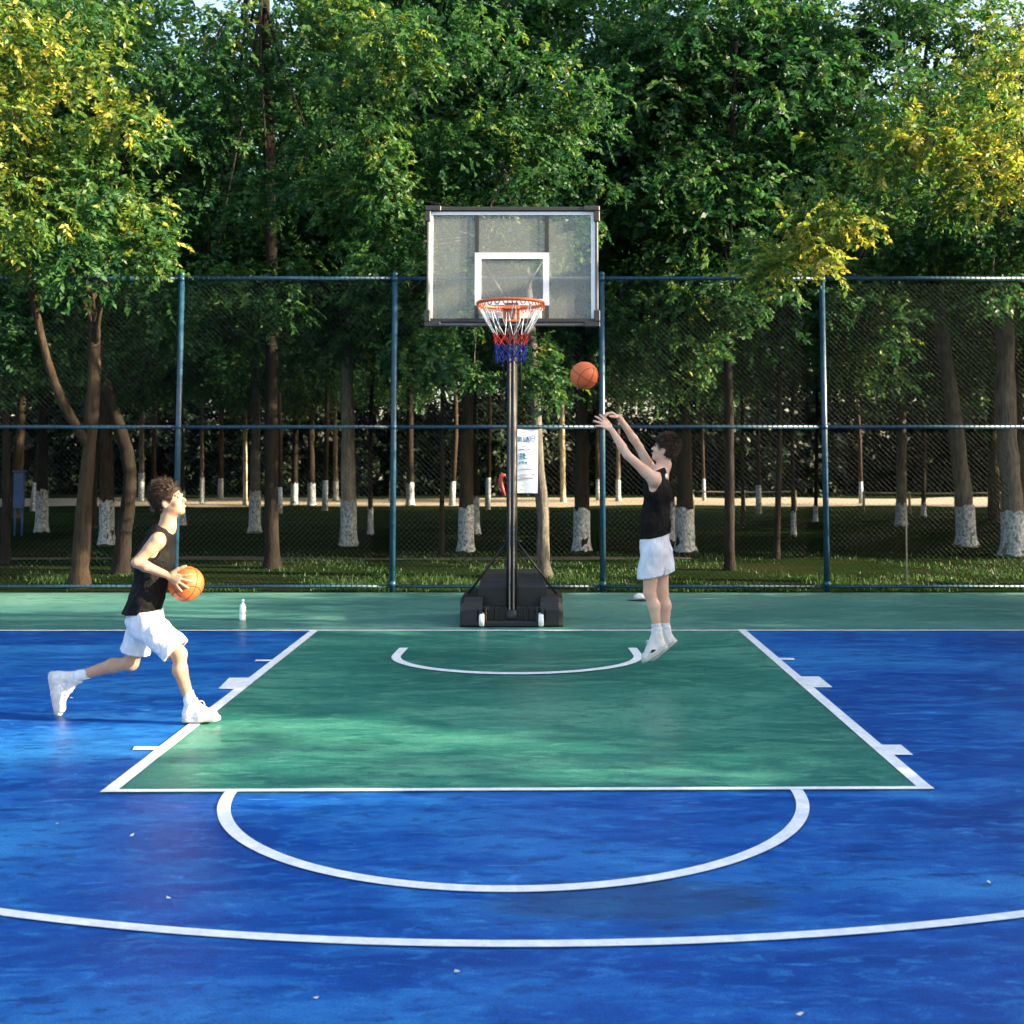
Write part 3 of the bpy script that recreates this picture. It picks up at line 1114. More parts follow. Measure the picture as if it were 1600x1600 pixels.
def hair(name, hc, f, u, mat, parent, seed, sweep, sc=1.0, lift=.04, cutk=.030):
    f = Vector(f).normalized(); u = Vector(u); u = (u - f * u.dot(f)).normalized(); s = u.cross(f)
    hc = Vector(hc)
    H = Field(hc - Vector((.22, .2, .2)), hc + Vector((.22, .2, .26)), .0042)
    ax = (f, s, u)
    c = hc + (u * .034 - f * .014) * sc
    rad = (.106 * sc, .087 * sc, .100 * sc)
    H.ell(c, rad, ax, 0)
    n = f * .78 - u * .63
    H.cut_plane(hc + n * (cutk * sc), n)
    H.cut_plane(hc - u * .085 * sc, -u)
    r = random.Random(seed)
    for i in range(420):
        d = Vector((r.gauss(0, 1), r.gauss(0, 1), r.gauss(0, 1))).normalized()
        p = c + f * d.x * rad[0] + s * d.y * rad[1] + u * d.z * rad[2]
        if (p - hc).dot(n) > cutk * sc + .006 or (p - hc).dot(u) < -.075 * sc: continue
        out = (p - c).normalized()
        top = max(0, out.dot(u))
        L = (.014 + lift * top * r.uniform(.5, 1.4)) * sc + r.uniform(0, .008)
        dr = (out * (.45 + .5 * top) + sweep[0] * f + sweep[1] * u * (top * 1.6 - .35) + s * r.uniform(-.5, .5) + f * r.uniform(-.35, .35) - u * .35 * (1 - top)).normalized()
        q = p - out * .008
        m = q + dr * L * .6
        e = m + (dr - u * .4 + s * r.uniform(-.3, .3)).normalized() * L * .5
        H.chain([q, m, e], [.0085, .006, .003], .008)
    for sg in (-1, 1):                                   # clear the ears
        E = Field(hc - Vector((.22, .2, .2)), hc + Vector((.22, .2, .26)), .0042)
        E.ell(hc + (f * .004 + s * sg * .085 - u * .024) * sc, (.028 * sc, .04 * sc, .036 * sc), ax, 0)
        H.cut_field(E)
    me = H.mesh(name)
    o = mesh_obj(name, me, mat, parent, True)
    st = MB()
    for i in range(2600):
        d = Vector((r.gauss(0, 1), r.gauss(0, 1), r.gauss(0, 1))).normalized()
        p = c + f * d.x * rad[0] + s * d.y * rad[1] + u * d.z * rad[2]
        if (p - hc).dot(n) > cutk * sc + .004 or (p - hc).dot(u) < -.082 * sc: continue
        if abs((p - hc).dot(s)) > .05 * sc and -.06 * sc < (p - hc).dot(u) < .015 * sc and abs((p - hc).dot(f)) < .035 * sc: continue
        out = (p - c).normalized(); top = max(0, out.dot(u))
        L = (.018 + lift * top * r.uniform(.5, 1.5)) * sc + r.uniform(0, .012)
        dr = (out * (.35 + .45 * top) + sweep[0] * f * .8 + sweep[1] * u * (top * 1.4 - .45) + s * r.uniform(-.4, .4) + f * r.uniform(-.3, .3) - u * .5 * (1 - top)).normalized()
        q = p - out * .004; m = q + dr * L * .6 + out * .006
        e = m + (dr - u * .55 + s * r.uniform(-.25, .25) + f * r.uniform(-.2, .2)).normalized() * L * .55
        st.tube([q, m, e], [.0022, .0017, .0006], 3, 0, False)
    so = st.build("hair_strands", mat, None, True); so.parent = o
    return o


def face_bits(hc, f, u, parent, sc=1.0, hairmat=None):
    f = Vector(f).normalized(); u = Vector(u); u = (u - f * u.dot(f)).normalized(); s = u.cross(f)
    hc = Vector(hc)
    for sg in (-1, 1):
        e = MB()
        c = hc + (f * .0795 + s * sg * .031 + u * .004) * sc
        e.lathe([(max(1e-4, .0095 * math.sin(math.pi * i / 8)), -.0095 * math.cos(math.pi * i / 8)) for i in range(9)], c, 12)
        e.build("eye", M["eye"], parent, True)
        b = MB()
        b.tube([hc + (f * .094 + s * sg * .014 + u * .022) * sc, hc + (f * .092 + s * sg * .032 + u * .029) * sc, hc + (f * .078 + s * sg * .05 + u * .024) * sc], [.003, .0042, .002], 6)
        b.build("eyebrow", hairmat, parent, True)
    l = MB()
    l.tube([hc + (f * .088 + s * .018 - u * .066) * sc, hc + (f * .098 - u * .066) * sc, hc + (f * .088 - s * .018 - u * .066) * sc], [.004, .0075, .004], 8)
    l.build("lips", M["lip"], parent, True)


def bounds(pts, m):
    A = np.array([tuple(p) for p in pts])
    return A.min(0) - m, A.max(0) + m


def shoe(parent, ankle, heel, toe, shank_dir, h=.005, mark=False):
    ankle, heel, toe = Vector(ankle), Vector(heel), Vector(toe)
    Fd = (toe - heel); L = Fd.length; Fd.normalize()
    U = Vector(shank_dir); U = (U - Fd * U.dot(Fd)).normalized(); S = U.cross(Fd)
    def q(a, b, c): return heel + Fd * a + S * b + U * c
    lo, hi = bounds([heel, toe, ankle], .12)
    A = Field(lo, hi, h)
    A.econe(q(.044, 0, .050), q(L * .55, 0, .050), (.042, .055), (.046, .048), S, U, .02)
    A.econe(q(L * .5, 0, .044), q(L - .050, 0, .036), (.047, .044), (.045, .033), S, U, .02)
    A.cone(q(.055, 0, .05), ankle + (ankle - q(.06, 0, .04)).normalized() * -.010, .045, .042, .02)
    A.cone(ankle + Fd * .018 - U * .015, q(L * .6, 0, .060), .040, .030, .025)
    A.cone(ankle + Fd * .034 - U * .01, ankle + Fd * .040 + U * .018, .026, .018, .012)
    A.cut_plane(q(0, 0, .020), -U)
    up = mesh_obj("shoe", A.mesh("shoe"), M["shoe"], parent, True)
    B = Field(lo, hi, h)
    B.econe(q(.045, 0, .012), q(L * .55, 0, .012), (.049, .06), (.046, .06), S, U, 0)
    B.econe(q(L * .5, 0, .012), q(L - .045, 0, .014), (.052, .06), (.048, .06), S, U, .01)
    B.cut_plane(q(0, 0, 0), -U); B.cut_plane(q(0, 0, .032), U)
    me = B.mesh("sole")
    so = bpy.data.objects.new("sole", me); me.materials.append(M["sole"])
    me.polygons.foreach_set("use_smooth", np.ones(len(me.polygons), bool))
    COL.objects.link(so); so.parent = up
    lc = MB()
    for i in range(4):
        t = .40 + .09 * i
        hgt = .122 - .014 * i
        lc.tube([q(L * t, -.03, hgt - .016), q(L * t + .01, 0, hgt), q(L * t, .03, hgt - .016)], .0035, 5)
    for sg in (-1, 1):
        lc.tube([q(L * .42, .0, .122), q(L * .47, sg * .02, .142), q(L * .53, sg * .034, .130), q(L * .57, sg * .030, .105)], .0035, 5)
    lo_ = lc.build("laces", M["sock"], None, True); lo_.parent = up
    if mark:
        k = MB()
        k.tube([q(L * .42, .047, .045), q(L * .52, .049, .055), q(L * .62, .047, .05)], [.004, .014, .003], 6)
        o = k.build("shoe_mark", M["mark"], None, True); o.parent = up
    return up


# ------------------------------------------------------------------ the running boy
def runner():
    D = G(315, 1126).y
    N_, F_ = -1, 1    # near side is towards the camera
    pel = P(228, 972, D); wai = P(231, 930, D); che = P(243, 872, D); col = P(254, 837, D); nek = P(262, 822, D)
    root = empty("person", (pel.x, D, 0), "boy in black tank top and white shorts running with a ball in his hands", "person")
    f = Vector((.93, -.10, .30)); u = Vector((-.2, 0, 1))
    hc = P(265, 783, D)
    tw = Vector((.12, 1, 0)).normalized()     # shoulder axis (far side)
    hw = Vector((-.15, 1, 0)).normalized()    # hip axis, counter-rotated
    fr = Vector((1, -.05, .15))
    shN = P(246, 846, D - .165); shF = P(258, 844, D + .165)
    elN = P(213, 879, D - .235); wrN = P(262, 899, D - .20)
    elF = P(246, 892, D + .22); wrF = P(272, 922, D + .10)
    hipN = P(233, 974, D - .085); knN = P(280, 1022, D - .10); anN = P(297, 1097, D - .09)
    hipF = P(224, 974, D + .085); knF = P(205, 1036, D + .10); anF = P(120, 1057, D + .13)
    ball = P(291, 912, D - .055)
    lo, hi = bounds([hc, pel, elN, wrN, elF, knN, anN, anF, P(70, 1100, D), P(345, 1130, D), ball], .17)
    B = Field(lo, hi, .0062)
    # torso
    B.econe(pel, wai, (.145, .105), (.128, .092), hw, fr, .0)
    B.econe(wai, che, (.128, .092), (.152, .108), tw, fr, .04)
    B.econe(che, col, (.152, .105), (.13, .075), tw, fr, .04)
    B.cone(col, nek, .07, .056, .04)
    B.cone(shN, shF, .045, .045, .05)
    for s_, sh, el, wr in ((-1, shN, elN, wrN), (1, shF, elF, wrF)):
        B.cone(sh, sh + (el - sh) * .35, .055, .046, .035)
        B.cone(sh + (el - sh) * .3, el, .046, .035, .02)
        mid = el + (wr - el) * .3
        B.cone(el, mid, .036, .039, .014); B.cone(mid, wr, .039, .025, .014)
    for hp, kn, an in ((hipN, knN, anN), (hipF, knF, anF)):
        B.cone(hp, hp + (kn - hp) * .5, .088, .07, .03); B.cone(hp + (kn - hp) * .45, kn, .071, .053, .025)
        B.ell(kn, (.05, .05, .052), ((1, 0, 0), (0, 1, 0), (0, 0, 1)), .02)
        dr = (an - kn)
        back = Vector((-.03, 0, 0)) if hp is hipN else Vector((0, 0, .022))
        mid = kn + dr * .33 + back * .7
        B.cone(kn, mid, .047, .052, .025); B.cone(mid, an, .052, .033, .025)
    # feet inside the shoes
    heN, toN = P(285, 1127, D - .09), P(344, 1125, D - .10)
    heF, toF = P(78, 1050, D + .13), P(90, 1119, D + .14)
    B.cone(anN, heN + (toN - heN) * .55 + Vector((0, 0, .04)), .033, .026, .02)
    B.cone(anF, heF + (toF - heF) * .55 + Vector((.04, 0, 0)), .033, .026, .02)
    head(B, hc, f, u, nek, 1.06)
    # near hand spread over the ball
    toball = (ball - wrN).normalized()
    hd = (P(287, 910, D - .198) - wrN)
    hand(B, wrN, hd, Vector((.1, 1, 0)), Vector((.2, .05, 1)), (3, 9, 10), .62, (.5, .85, .1), 1.12)
    hdF = (ball + Vector((-.02, .1, -.10)) - wrF)
    hand(B, wrF, hdF, Vector((.3, -.8, .5)), Vector((.3, .2, .9)), (12, 22, 20), .4, (.6, .7, .2), 1.05)
    body = mesh_obj("body", B.mesh("body"), M["skin"], root, True)
    # tank top
    lo2, hi2 = bounds([pel, wai, che, col, nek, shN, shF], .2)
    T = Field(lo2, hi2, .0065)
    hem = P(222, 966, D)
    T.econe(hem, wai, (.168, .142), (.155, .118), hw, fr, 0)
    T.econe(wai, che, (.155, .120), (.168, .122), tw, fr, .04)
    T.econe(che, col, (.168, .120), (.140, .088), tw, fr, .04)
    T.cone(shN + (shF - shN) * .2, shF + (shN - shF) * .2, .056, .056, .04)
    T.wrinkle(.008, 16, 3, (1, 1, .6)); T.wrinkle(.003, 45, 23, (1, 1, .5))
    T.cut_plane(P(224, 957, D), Vector((.06, 0, -1)))
    T.cut_plane(nek + Vector((0, 0, -.012)), Vector((.45, 0, 1)))
    A = Field(lo2, hi2, .0065)
    for sh in (shN, shF):
        sd = -1 if sh is shN else 1
        A.ell(sh + Vector((.0, sd * .03, -.035)), (.078, .075, .115), (Vector((1, 0, -.2)), Vector((0, 1, 0)), Vector((.2, 0, 1))), 0)
    A.cone(nek + Vector((.02, 0, .04)), nek + Vector((.02, 0, .0)), .065, .062, 0)
    T.cut_field(A)
    mesh_obj("tank_top", T.mesh("tank_top"), M["tank"], root, True)
    # shorts
    lo3, hi3 = bounds([pel, wai, hipN, knN, hipF, knF], .2)
    S = Field(lo3, hi3, .0065)
    S.econe(wai + (pel - wai) * .35, pel, (.145, .112), (.165, .130), hw, fr, 0)
    hN, hF = knN + (hipN - knN) * .10, knF + (hipF - knF) * .28
    S.cone(hipN, hN, .112, .108, .04)
    S.cone(hipF, hF, .110, .105, .03)
    S.wrinkle(.009, 17, 5, (1, 1, .8)); S.wrinkle(.003, 44, 25, (1, 1, .5))
    S.cut_plane(P(224, 953, D), Vector((-.06, 0, 1)))
    dN, dF = (knN - hipN).normalized(), (knF - hipF).normalized()
    X = S.full()
    pn = (X - V3(hN)) @ V3(dN); pf = (X - V3(hF)) @ V3(dF)
    near = np.linalg.norm(X - V3(hN), axis=-1) < .17
    far = np.linalg.norm(X - V3(hF), axis=-1) < .17
    # which leg a voxel belongs to: the closer leg axis
    def axd(a, b):
        a, b = V3(a), V3(b); ab = b - a
        t = np.clip((X - a) @ ab / (ab @ ab), 0, 1.3)
        return np.linalg.norm(X - a - t[..., None] * ab, axis=-1)
    isn = axd(hipN, knN) < axd(hipF, knF)
    S.F = np.maximum(S.F, np.where(isn, pn, pf))
    I = Field(lo3, hi3, .0065)
    I.cone(hN - dN * .05, hN + dN * .08, .085, .094, 0); I.cone(hF - dF * .05, hF + dF * .08, .082, .092, 0)
    S.cut_field(I)
    mesh_obj("shorts", S.mesh("shorts"), M["shorts"], root, True)
    for an, kn, he, to in ((anN, knN, heN, toN), (anF, knF, heF, toF)):
        lo4, hi4 = bounds([an, an + (kn - an) * .3], .12)
        K = Field(lo4, hi4, .005)
        K.cone(an - (kn - an) * .05, an + (kn - an) * .25, .039, .041, 0)
        K.cone(an, an.lerp(he.lerp(to, .45), .55), .043, .034, .02)
        K.wrinkle(.002, 60, 2, (.3, .3, 1))
        K.cut_plane(an + (kn - an) * .22, kn - an)
        mesh_obj("sock", K.mesh("sock"), M["sock"], root, True)
        shoe(root, an, he, to, kn - an)
    hair("hair", hc, f, u, M["hair"], root, 11, (-.8, .3), 1.02, .036)
    face_bits(hc, f, u, root, 1.06, M["hair"])
    basketball("basketball", ball, .128, M["ball2"], (1.1, .3, .9), "bright orange basketball held in the hands of the running boy")


def shooter():
    D = SH_D
    f = Vector((-.88, .30, .34)); u = Vector((.3, 0, 1))
    hc = P(1039, 703, D)
    nek = P(1038, 727, D); col = P(1031, 738, D); che = P(1027, 768, D); wai = P(1024, 818, D); pel = P(1023, 856, D)
    root = empty("person", (pel.x, D, 0), "boy in black sleeveless shirt and white shorts jumping with both arms raised after a shot", "person")
    tw = Vector((.42, 1, 0)).normalized(); fr = Vector((-1, .42, .05))
    shN = P(1022, 749, D - .15); shF = P(1019, 738, D + .16)
    elN = P(980, 711, D - .18); wrN = P(955, 671, D - .13)
    elF = P(999, 699, D + .16); wrF = P(968, 653, D + .06)
    hipN = P(1018, 866, D - .075); knN = P(1015, 926, D - .08); anN = P(1027, 984, D - .07)
    hipF = P(1031, 866, D + .075); knF = P(1035, 925, D + .08); anF = P(1040, 983, D + .07)
    lo, hi = bounds([hc, elN, wrN, P(925, 640, D), anN, P(1065, 1045, D), shF, shN], .17)
    B = Field(lo, hi, .0062)
    B.econe(pel, wai, (.145, .108), (.130, .095), tw, fr, 0)
    B.econe(wai, che, (.130, .095), (.150, .108), tw, fr, .04)
    B.econe(che, col, (.150, .105), (.12, .07), tw, fr, .04)
    B.cone(col, nek, .07, .056, .04)
    B.cone(shN, shF, .045, .045, .05)
    for sh, el, wr in ((shN, elN, wrN), (shF, elF, wrF)):
        B.cone(sh, sh + (el - sh) * .35, .056, .047, .035); B.cone(sh + (el - sh) * .3, el, .047, .036, .02)
        mid = el + (wr - el) * .3
        B.cone(el, mid, .037, .039, .014); B.cone(mid, wr, .039, .025, .014)
    for hp, kn, an in ((hipN, knN, anN), (hipF, knF, anF)):
        B.cone(hp, kn, .085, .053, .03)
        mid = kn + (an - kn) * .35 + Vector((.014, 0, 0))
        B.cone(kn, mid, .05, .052, .025); B.cone(mid, an, .052, .033, .025)
    heN, toN = P(1043, 1010, D - .07), P(1004, 1036, D - .10)
    heF, toF = P(1058, 1001, D + .07), P(1018, 1034, D + .06)
    for an, he, to in ((anN, heN, toN), (anF, heF, toF)):
        B.cone(an, he + (to - he) * .55 + Vector((-.03, 0, .03)), .033, .024, .02)
    head(B, hc, f, u, nek, 1.0)
    # near hand: fingers spread up and forward
    hand(B, wrN, P(934, 655, D - .14) - wrN, Vector((-.3, .75, -.45)), Vector((.25, .2, 1)), (8, 10, 8), .62, (.75, .6, .3), 1.1)
    # far hand: follow-through, bent down at the wrist
    hand(B, wrF, P(954, 645, D + .05) - wrF, Vector((-.35, -.1, -1)), Vector((-.1, -1, .1)), (38, 26, 16), .3, (.6, .6, .5), 1.08)
    mesh_obj("body", B.mesh("body"), M["skin2"], root, True)
    lo2, hi2 = bounds([pel, wai, che, col, nek, shN, shF], .2)
    T = Field(lo2, hi2, .0065)
    hem = P(1024, 842, D)
    T.econe(hem, wai, (.168, .128), (.158, .118), tw, fr, 0)
    T.econe(wai, che, (.158, .118), (.168, .120), tw, fr, .04)
    T.econe(che, col, (.168, .118), (.132, .082), tw, fr, .04)
    T.cone(shN + (shF - shN) * .22, shF + (shN - shF) * .22, .056, .056, .04)
    T.wrinkle(.008, 17, 8, (1, 1, .6)); T.wrinkle(.003, 45, 24, (1, 1, .5))
    T.cut_plane(P(1024, 838, D), Vector((.22, 0, -1)))
    T.cut_plane(nek + Vector((0, 0, -.014)), Vector((-.35, 0, 1)))
    A = Field(lo2, hi2, .0065)
    for sh, sd in ((shN, -1), (shF, 1)):
        A.ell(sh + Vector((-.03, sd * .035, -.02)), (.085, .07, .105), (Vector((1, 0, -.1)), Vector((0, 1, 0)), Vector((.1, 0, 1))), 0)
    A.cone(nek + Vector((-.02, 0, .04)), nek + Vector((-.02, 0, 0)), .065, .06, 0)
    T.cut_field(A)
    tk = mesh_obj("tank_top", T.mesh("tank_top"), M["tank"], root, True)
    # pale round print on the upper back
    co = np.empty(len(tk.data.vertices) * 3, np.float32); tk.data.vertices.foreach_get("co", co); co = co.reshape(-1, 3)
    tgt = P(1046, 744, D)
    near_ = np.hypot(co[:, 0] - tgt.x, co[:, 2] - tgt.z) < .035
    if near_.any():
        k_ = np.where(near_)[0][np.argmin(co[near_][:, 1])]
        bp = Vector(co[k_]); nv = tk.data.vertices[int(k_)].normal.copy()
        pm = MB(); pm.lathe([(.0, -.008), (.024, -.008), (.025, .0015), (.0, .002)], bp, 18, 0, nv)
        pm.build("back_print", M["white"], None, True).parent = tk
    lo3, hi3 = bounds([pel, wai, hipN, knN, hipF, knF], .2)
    S = Field(lo3, hi3, .0065)
    S.econe(wai + (pel - wai) * .35, pel, (.15, .115), (.165, .130), tw, fr, 0)
    hN, hF = P(1015, 903, D - .08), P(1036, 896, D + .08)
    S.cone(hipN, hN, .105, .108, .04); S.cone(hipF, hF, .108, .110, .04)
    S.wrinkle(.008, 15, 15, (1, 1, .8)); S.wrinkle(.0025, 40, 26, (1, 1, .5))
    S.cut_plane(P(1024, 837, D), Vector((-.22, 0, 1)))
    X = S.full()
    def axd(a, b):
        a, b = V3(a), V3(b); ab = b - a
        t = np.clip((X - a) @ ab / (ab @ ab), 0, 1.3)
        return np.linalg.norm(X - a - t[..., None] * ab, axis=-1)
    d1, d2 = axd(hipN, knN), axd(hipF, knF)
    n1 = V3(Vector((.16, 0, -1)).normalized()); n2 = V3(Vector((.34, 0, -1)).normalized())
    S.F = np.maximum(S.F, np.where(d1 < d2, (X - V3(P(1015, 902, D - .08))) @ n1, (X - V3(P(1040, 896, D + .08))) @ n2))
    low_ = np.clip((P(1015, 880, D).z - X[..., 2]) / .1, 0, 1)
    S.F = np.maximum(S.F, np.where(low_ > 0, .012 * low_ - np.abs(d1 - d2), -1))
    I = Field(lo3, hi3, .0065)
    for h_, kn in ((hN, knN), (hF, knF)):
        dd = (kn - h_).normalized()
        I.cone(h_ - dd * .05, h_ + dd * .08, .083, .095, 0)
    S.cut_field(I)
    mesh_obj("shorts", S.mesh("shorts"), M["shorts"], root, True)
    for an, kn, he, to, mk in ((anN, knN, heN, toN, True), (anF, knF, heF, toF, False)):
        lo4, hi4 = bounds([an, an + (kn - an) * .3], .12)
        K = Field(lo4, hi4, .005)
        K.cone(an - (kn - an) * .06, an + (kn - an) * .25, .041, .043, 0)
        K.cone(an, an.lerp(he.lerp(to, .45), .55), .043, .034, .02)
        K.wrinkle(.002, 60, 2, (.3, .3, 1))
        K.cut_plane(an + (kn - an) * .17, kn - an)
        mesh_obj("sock", K.mesh("sock"), M["sock"], root, True)
        shoe(root, an, he, to, kn - an, mark=mk)
    hair("hair", hc, f, u, M["hair2"], root, 5, (.15, .3), .97, .02, .024)
    face_bits(hc, f, u, root, 1.0, M["hair2"])


runner()
shooter()

# ------------------------------------------------------------------ small things
def bottle():
    g = G(379, 969)
    root = empty("water_bottle", g, "white plastic bottle standing on the green apron behind the baseline", "bottle")
    h = .25
    b = MB()
    b.lathe([(.0, .0), (.034, .0), (.038, .008), (.038, .06), (.034, .07), (.038, .08), (.038, .15), (.032, .18), (.016, .205), (.014, .225), (.0, .225)], g, 20)
    b.build("bottle_body", M["bottle"], root, True)
    c = MB(); c.lathe([(.0, .222), (.018, .222), (.018, .245), (.014, .25), (.0, .25)], g, 16)
    c.build("cap", M["cap"], root, True)


def bundle():
    g = G(1003, 938)
    root = empty("cloth_bundle", g, "small crumpled white bundle with a dark strap lying on the apron behind the jumping boy", "cloth bundle")
    F = Field(g - Vector((.25, .2, .05)), g + Vector((.25, .2, .2)), .008)
    ax = ((1, 0, 0), (0, 1, 0), (0, 0, 1))
    F.ell(g + Vector((-.02, 0, .045)), (.085, .07, .05), ax, 0)
    F.ell(g + Vector((.07, .01, .04)), (.06, .06, .042), ax, .02)
    F.ell(g + Vector((-.05, -.02, .07)), (.04, .04, .03), ax, .02)
    F.wrinkle(.008, 34, 9)
    F.cut_plane(g, (0, 0, -1))
    mesh_obj("cloth", F.mesh("cloth"), M["cloth"], root, True)
    s = MB()
    s.tube([g + Vector(v) for v in ((.06, -.07, .012), (-.02, -.085, .01), (-.12, -.07, .008), (-.2, -.03, .008))], [.016, .018, .012, .006], 6)
    s.build("strap", M["strap"], root, True)


def banner():
    Yb = Y_FENCE - .09
    x0, x1, z0, z1 = P(801, 700, Yb).x, P(841, 700, Yb).x, P(0, 771, Yb).z, P(0, 670, Yb).z
    root = empty("banner", ((x0 + x1) / 2, Yb, z0), "tall white printed notice banner hanging on the fence beside the black pole", "banner")
    n = 10
    vs, fs = [], []
    for j in range(n + 1):
        for i in range(5):
            fx, fz = i / 4, j / n
            vs.append((x0 + (x1 - x0 - .01 * (1 - fz)) * fx, Yb + .008 * math.sin(fx * 5 + fz * 4), z0 + (z1 - z0) * fz))
    for j in range(n):
        for i in range(4):
            a = j * 5 + i
            fs.append((a, a + 1, a + 6, a + 5))
    nb = len(vs)
    vs += [(v[0], v[1] + .004, v[2]) for v in vs]
    fs += [tuple(i + nb for i in f)[::-1] for f in fs]
    m = MB(); m.add(vs, fs); m.build("banner_sheet", M["paper"], root, True)
    b = MB(); b.tube([(x0 - .02, Yb, z0 - .005), (x1 + .02, Yb, z0 - .005)], .012, 8)
    b.build("bottom_rod", M["black"], root)
    b = MB(); b.tube([(x0 - .02, Yb, z1 + .008), (x1 + .02, Yb, z1 + .008)], .012, 8)
    b.build("hanging_rod", M["black"], root)
    # print: strokes following the blurred characters
    def stroke(mb, px0, py0, px1, py1, w=1.0, mi=0):
        a, c = P(px0, py0, Yb - .011), P(px1, py1, Yb - .011)
        d = (c - a); L = d.length; d.normalize()
        nn = Vector((-d.z, 0, d.x)) * w * Yb / FPX / 2
        mb.add([a - nn, c - nn, c + nn, a + nn, *[q + Vector((0, .003, 0)) for q in (a - nn, c - nn, c + nn, a + nn)]],
               [(0, 1, 2, 3), (7, 6, 5, 4), (0, 4, 5, 1), (1, 5, 6, 2), (2, 6, 7, 3), (3, 7, 4, 0)], mi)
    p = MB()
    blue = [(810, 690, 811, 682), (811.5, 683, 811.5, 690), (814, 682, 814, 690), (818, 682, 818, 689.5), (818, 689.5, 822, 689.5), (824, 682, 823, 690), (824, 682, 827, 690), (826, 682, 829, 682), (829, 682, 829, 690), (831, 681, 831, 690), (831, 681, 835, 681), (835, 681, 835, 690), (831, 685, 835, 685), (831, 689.5, 835, 689.5)]
    for s_ in blue: stroke(p, *s_, 1.1, 0)
    teal = [(811, 702.5, 820, 702), (822, 703, 828, 702), (812, 709, 817, 709), (814, 708, 814, 717), (811, 714, 816, 713), (818, 708, 818, 717), (817, 711, 823, 711), (820, 708, 820, 717), (819, 717, 824, 716), (812, 722, 814, 722), (812, 722, 812, 725), (815, 721, 819, 721), (817, 721, 817, 725), (820, 722, 823, 722), (823, 722, 823, 725)]
    for s_ in teal: stroke(p, *s_, 1.2, 1)
    for py, xa, xb, w in ((674.5, 818, 834, .7), (697, 817, 834, .6), (732.5, 812, 833, .9), (745.5, 812, 822, .8)):
        stroke(p, xa, py, xb, py, w, 2)
    for py, xa, xb, w in ((741.5, 812, 823, 1.2), (741, 833, 836, 2.2), (746.8, 812, 834, 1.6), (758, 815, 818, 1), (765, 812, 816, 1.2)):
        stroke(p, xa, py, xb, py, w, 3)
    mats = [M["inkblue"], M["inkteal"], M["inkgrey"], M["inkred"]]
    for mi, nm in enumerate(("headline_print", "heading_print", "grey_small_print", "mauve_small_print")):
        q = MB()
        for f_, m_ in zip(p.f, p.m):
            if m_ == mi: q.add([p.v[i] for i in f_], [tuple(range(len(f_)))])
        q.build(nm, mats[mi], root)


def fallen_leaves():
    spots = [(90, 1288), (206, 1307), (263, 1405), (494, 1561), (714, 1521), (1250, 1587), (1545, 1380), (112, 1092)]
    first = None
    for i, (px, py) in enumerate(spots):
        g = G(px, py)
        if first is None:
            m = MB()
            m.add([(-.028, 0, .012), (-.006, -.016, .010), (.026, -.004, .020), (.006, .017, .013), (0, 0, .017),
                   (-.027, 0, .010), (-.006, -.015, .008), (.025, -.004, .018), (.006, .016, .011), (0, 0, .014)],
                  [(0, 1, 4), (1, 2, 4), (2, 3, 4), (3, 0, 4), (6, 5, 9), (7, 6, 9), (8, 7, 9), (5, 8, 9)])
            first = m.build("fallen_leaf", M["leaflit"])
            o = first
        else:
            o = first.copy(); COL.objects.link(o)
        o.location = (g.x, g.y, 0); o.rotation_euler = (0, 0, i * 1.3); k = .45 + .3 * ((i * 37) % 10) / 10
        o.scale = (k, k, k)
        tag(o, "tiny pale dry leaf lying on the blue court paint", "leaf", "dry leaves scattered on the court")


def blue_board():
    Yb = 27.0
    a, b = P(21, 795, Yb), P(39, 738, Yb)
    root = empty("notice_board", ((a.x + b.x) / 2, Yb, 0), "narrow blue notice board standing among the tree trunks at far left", "notice board")
    m = MB(); m.box(((a.x + b.x) / 2, Yb, (a.z + b.z) / 2), ((b.x - a.x) / 2, .05, (b.z - a.z) / 2), 0, None, .015); m.build("board_panel", M["bluebox"], root)
    for x in (a.x + .04, b.x - .04):
        l = MB(); l.tube([(x, Yb + .01, -.02), (x, Yb + .01, a.z + .02)], .025, 8); l.build("leg", M["bluebox"], root, True)
    t = MB(); t.box(((a.x + b.x) / 2, Yb, b.z + .025), ((b.x - a.x) / 2 + .03, .08, .02), 0, None, .008); t.build("cap_rail", M["bluebox"], root)


def rail_fence(name, px0, px1, py, Yr, label):
    a, b = P(px0, py, Yr), P(px1, py, Yr)
    root = empty(name, ((a.x + b.x) / 2, Yr, 0), label, "rail fence")
    m = MB(); n = 9
    m.tube([a + (b - a) * (i / n) + Vector((0, 0, -.03 * math.sin(math.pi * i / n))) for i in range(n + 1)], .03, 7); m.build("rail", M["wood"], root, True)
    k = max(2, int((b.x - a.x) / 1.6))
    for i in range(k + 1):
        x = a.x + (b.x - a.x) * i / k
        p = MB(); p.tube([(x, Yr + .05, -.03), (x, Yr + .05, a.z + .05)], [.05, .045], 8); p.build("post", M["wood"], root, True)


bottle(); bundle(); banner(); fallen_leaves(); blue_board()
rail_fence("rail_fence", 1083, 1243, 768, 40.0, "low wooden rail fence in the dark wood just right of the jumping boy")
rail_fence("rail_fence", 1350, 1565, 770, 38.0, "low wooden rail fence in the dark wood behind the leaning whitewashed trunk")
# thin vertical wire stay by the fence
w = MB(); gx = P(1416, 850, Y_FENCE + .3).x
w.tube([(gx, Y_FENCE + .3, -.02), (gx + .01, Y_FENCE + .3, P(0, 786, Y_FENCE).z)], [.013, .011], 6)
tag(w.build("garden_stake", M["wood"]), "thin pale stake standing in the grass behind the right end of the fence", "stake")

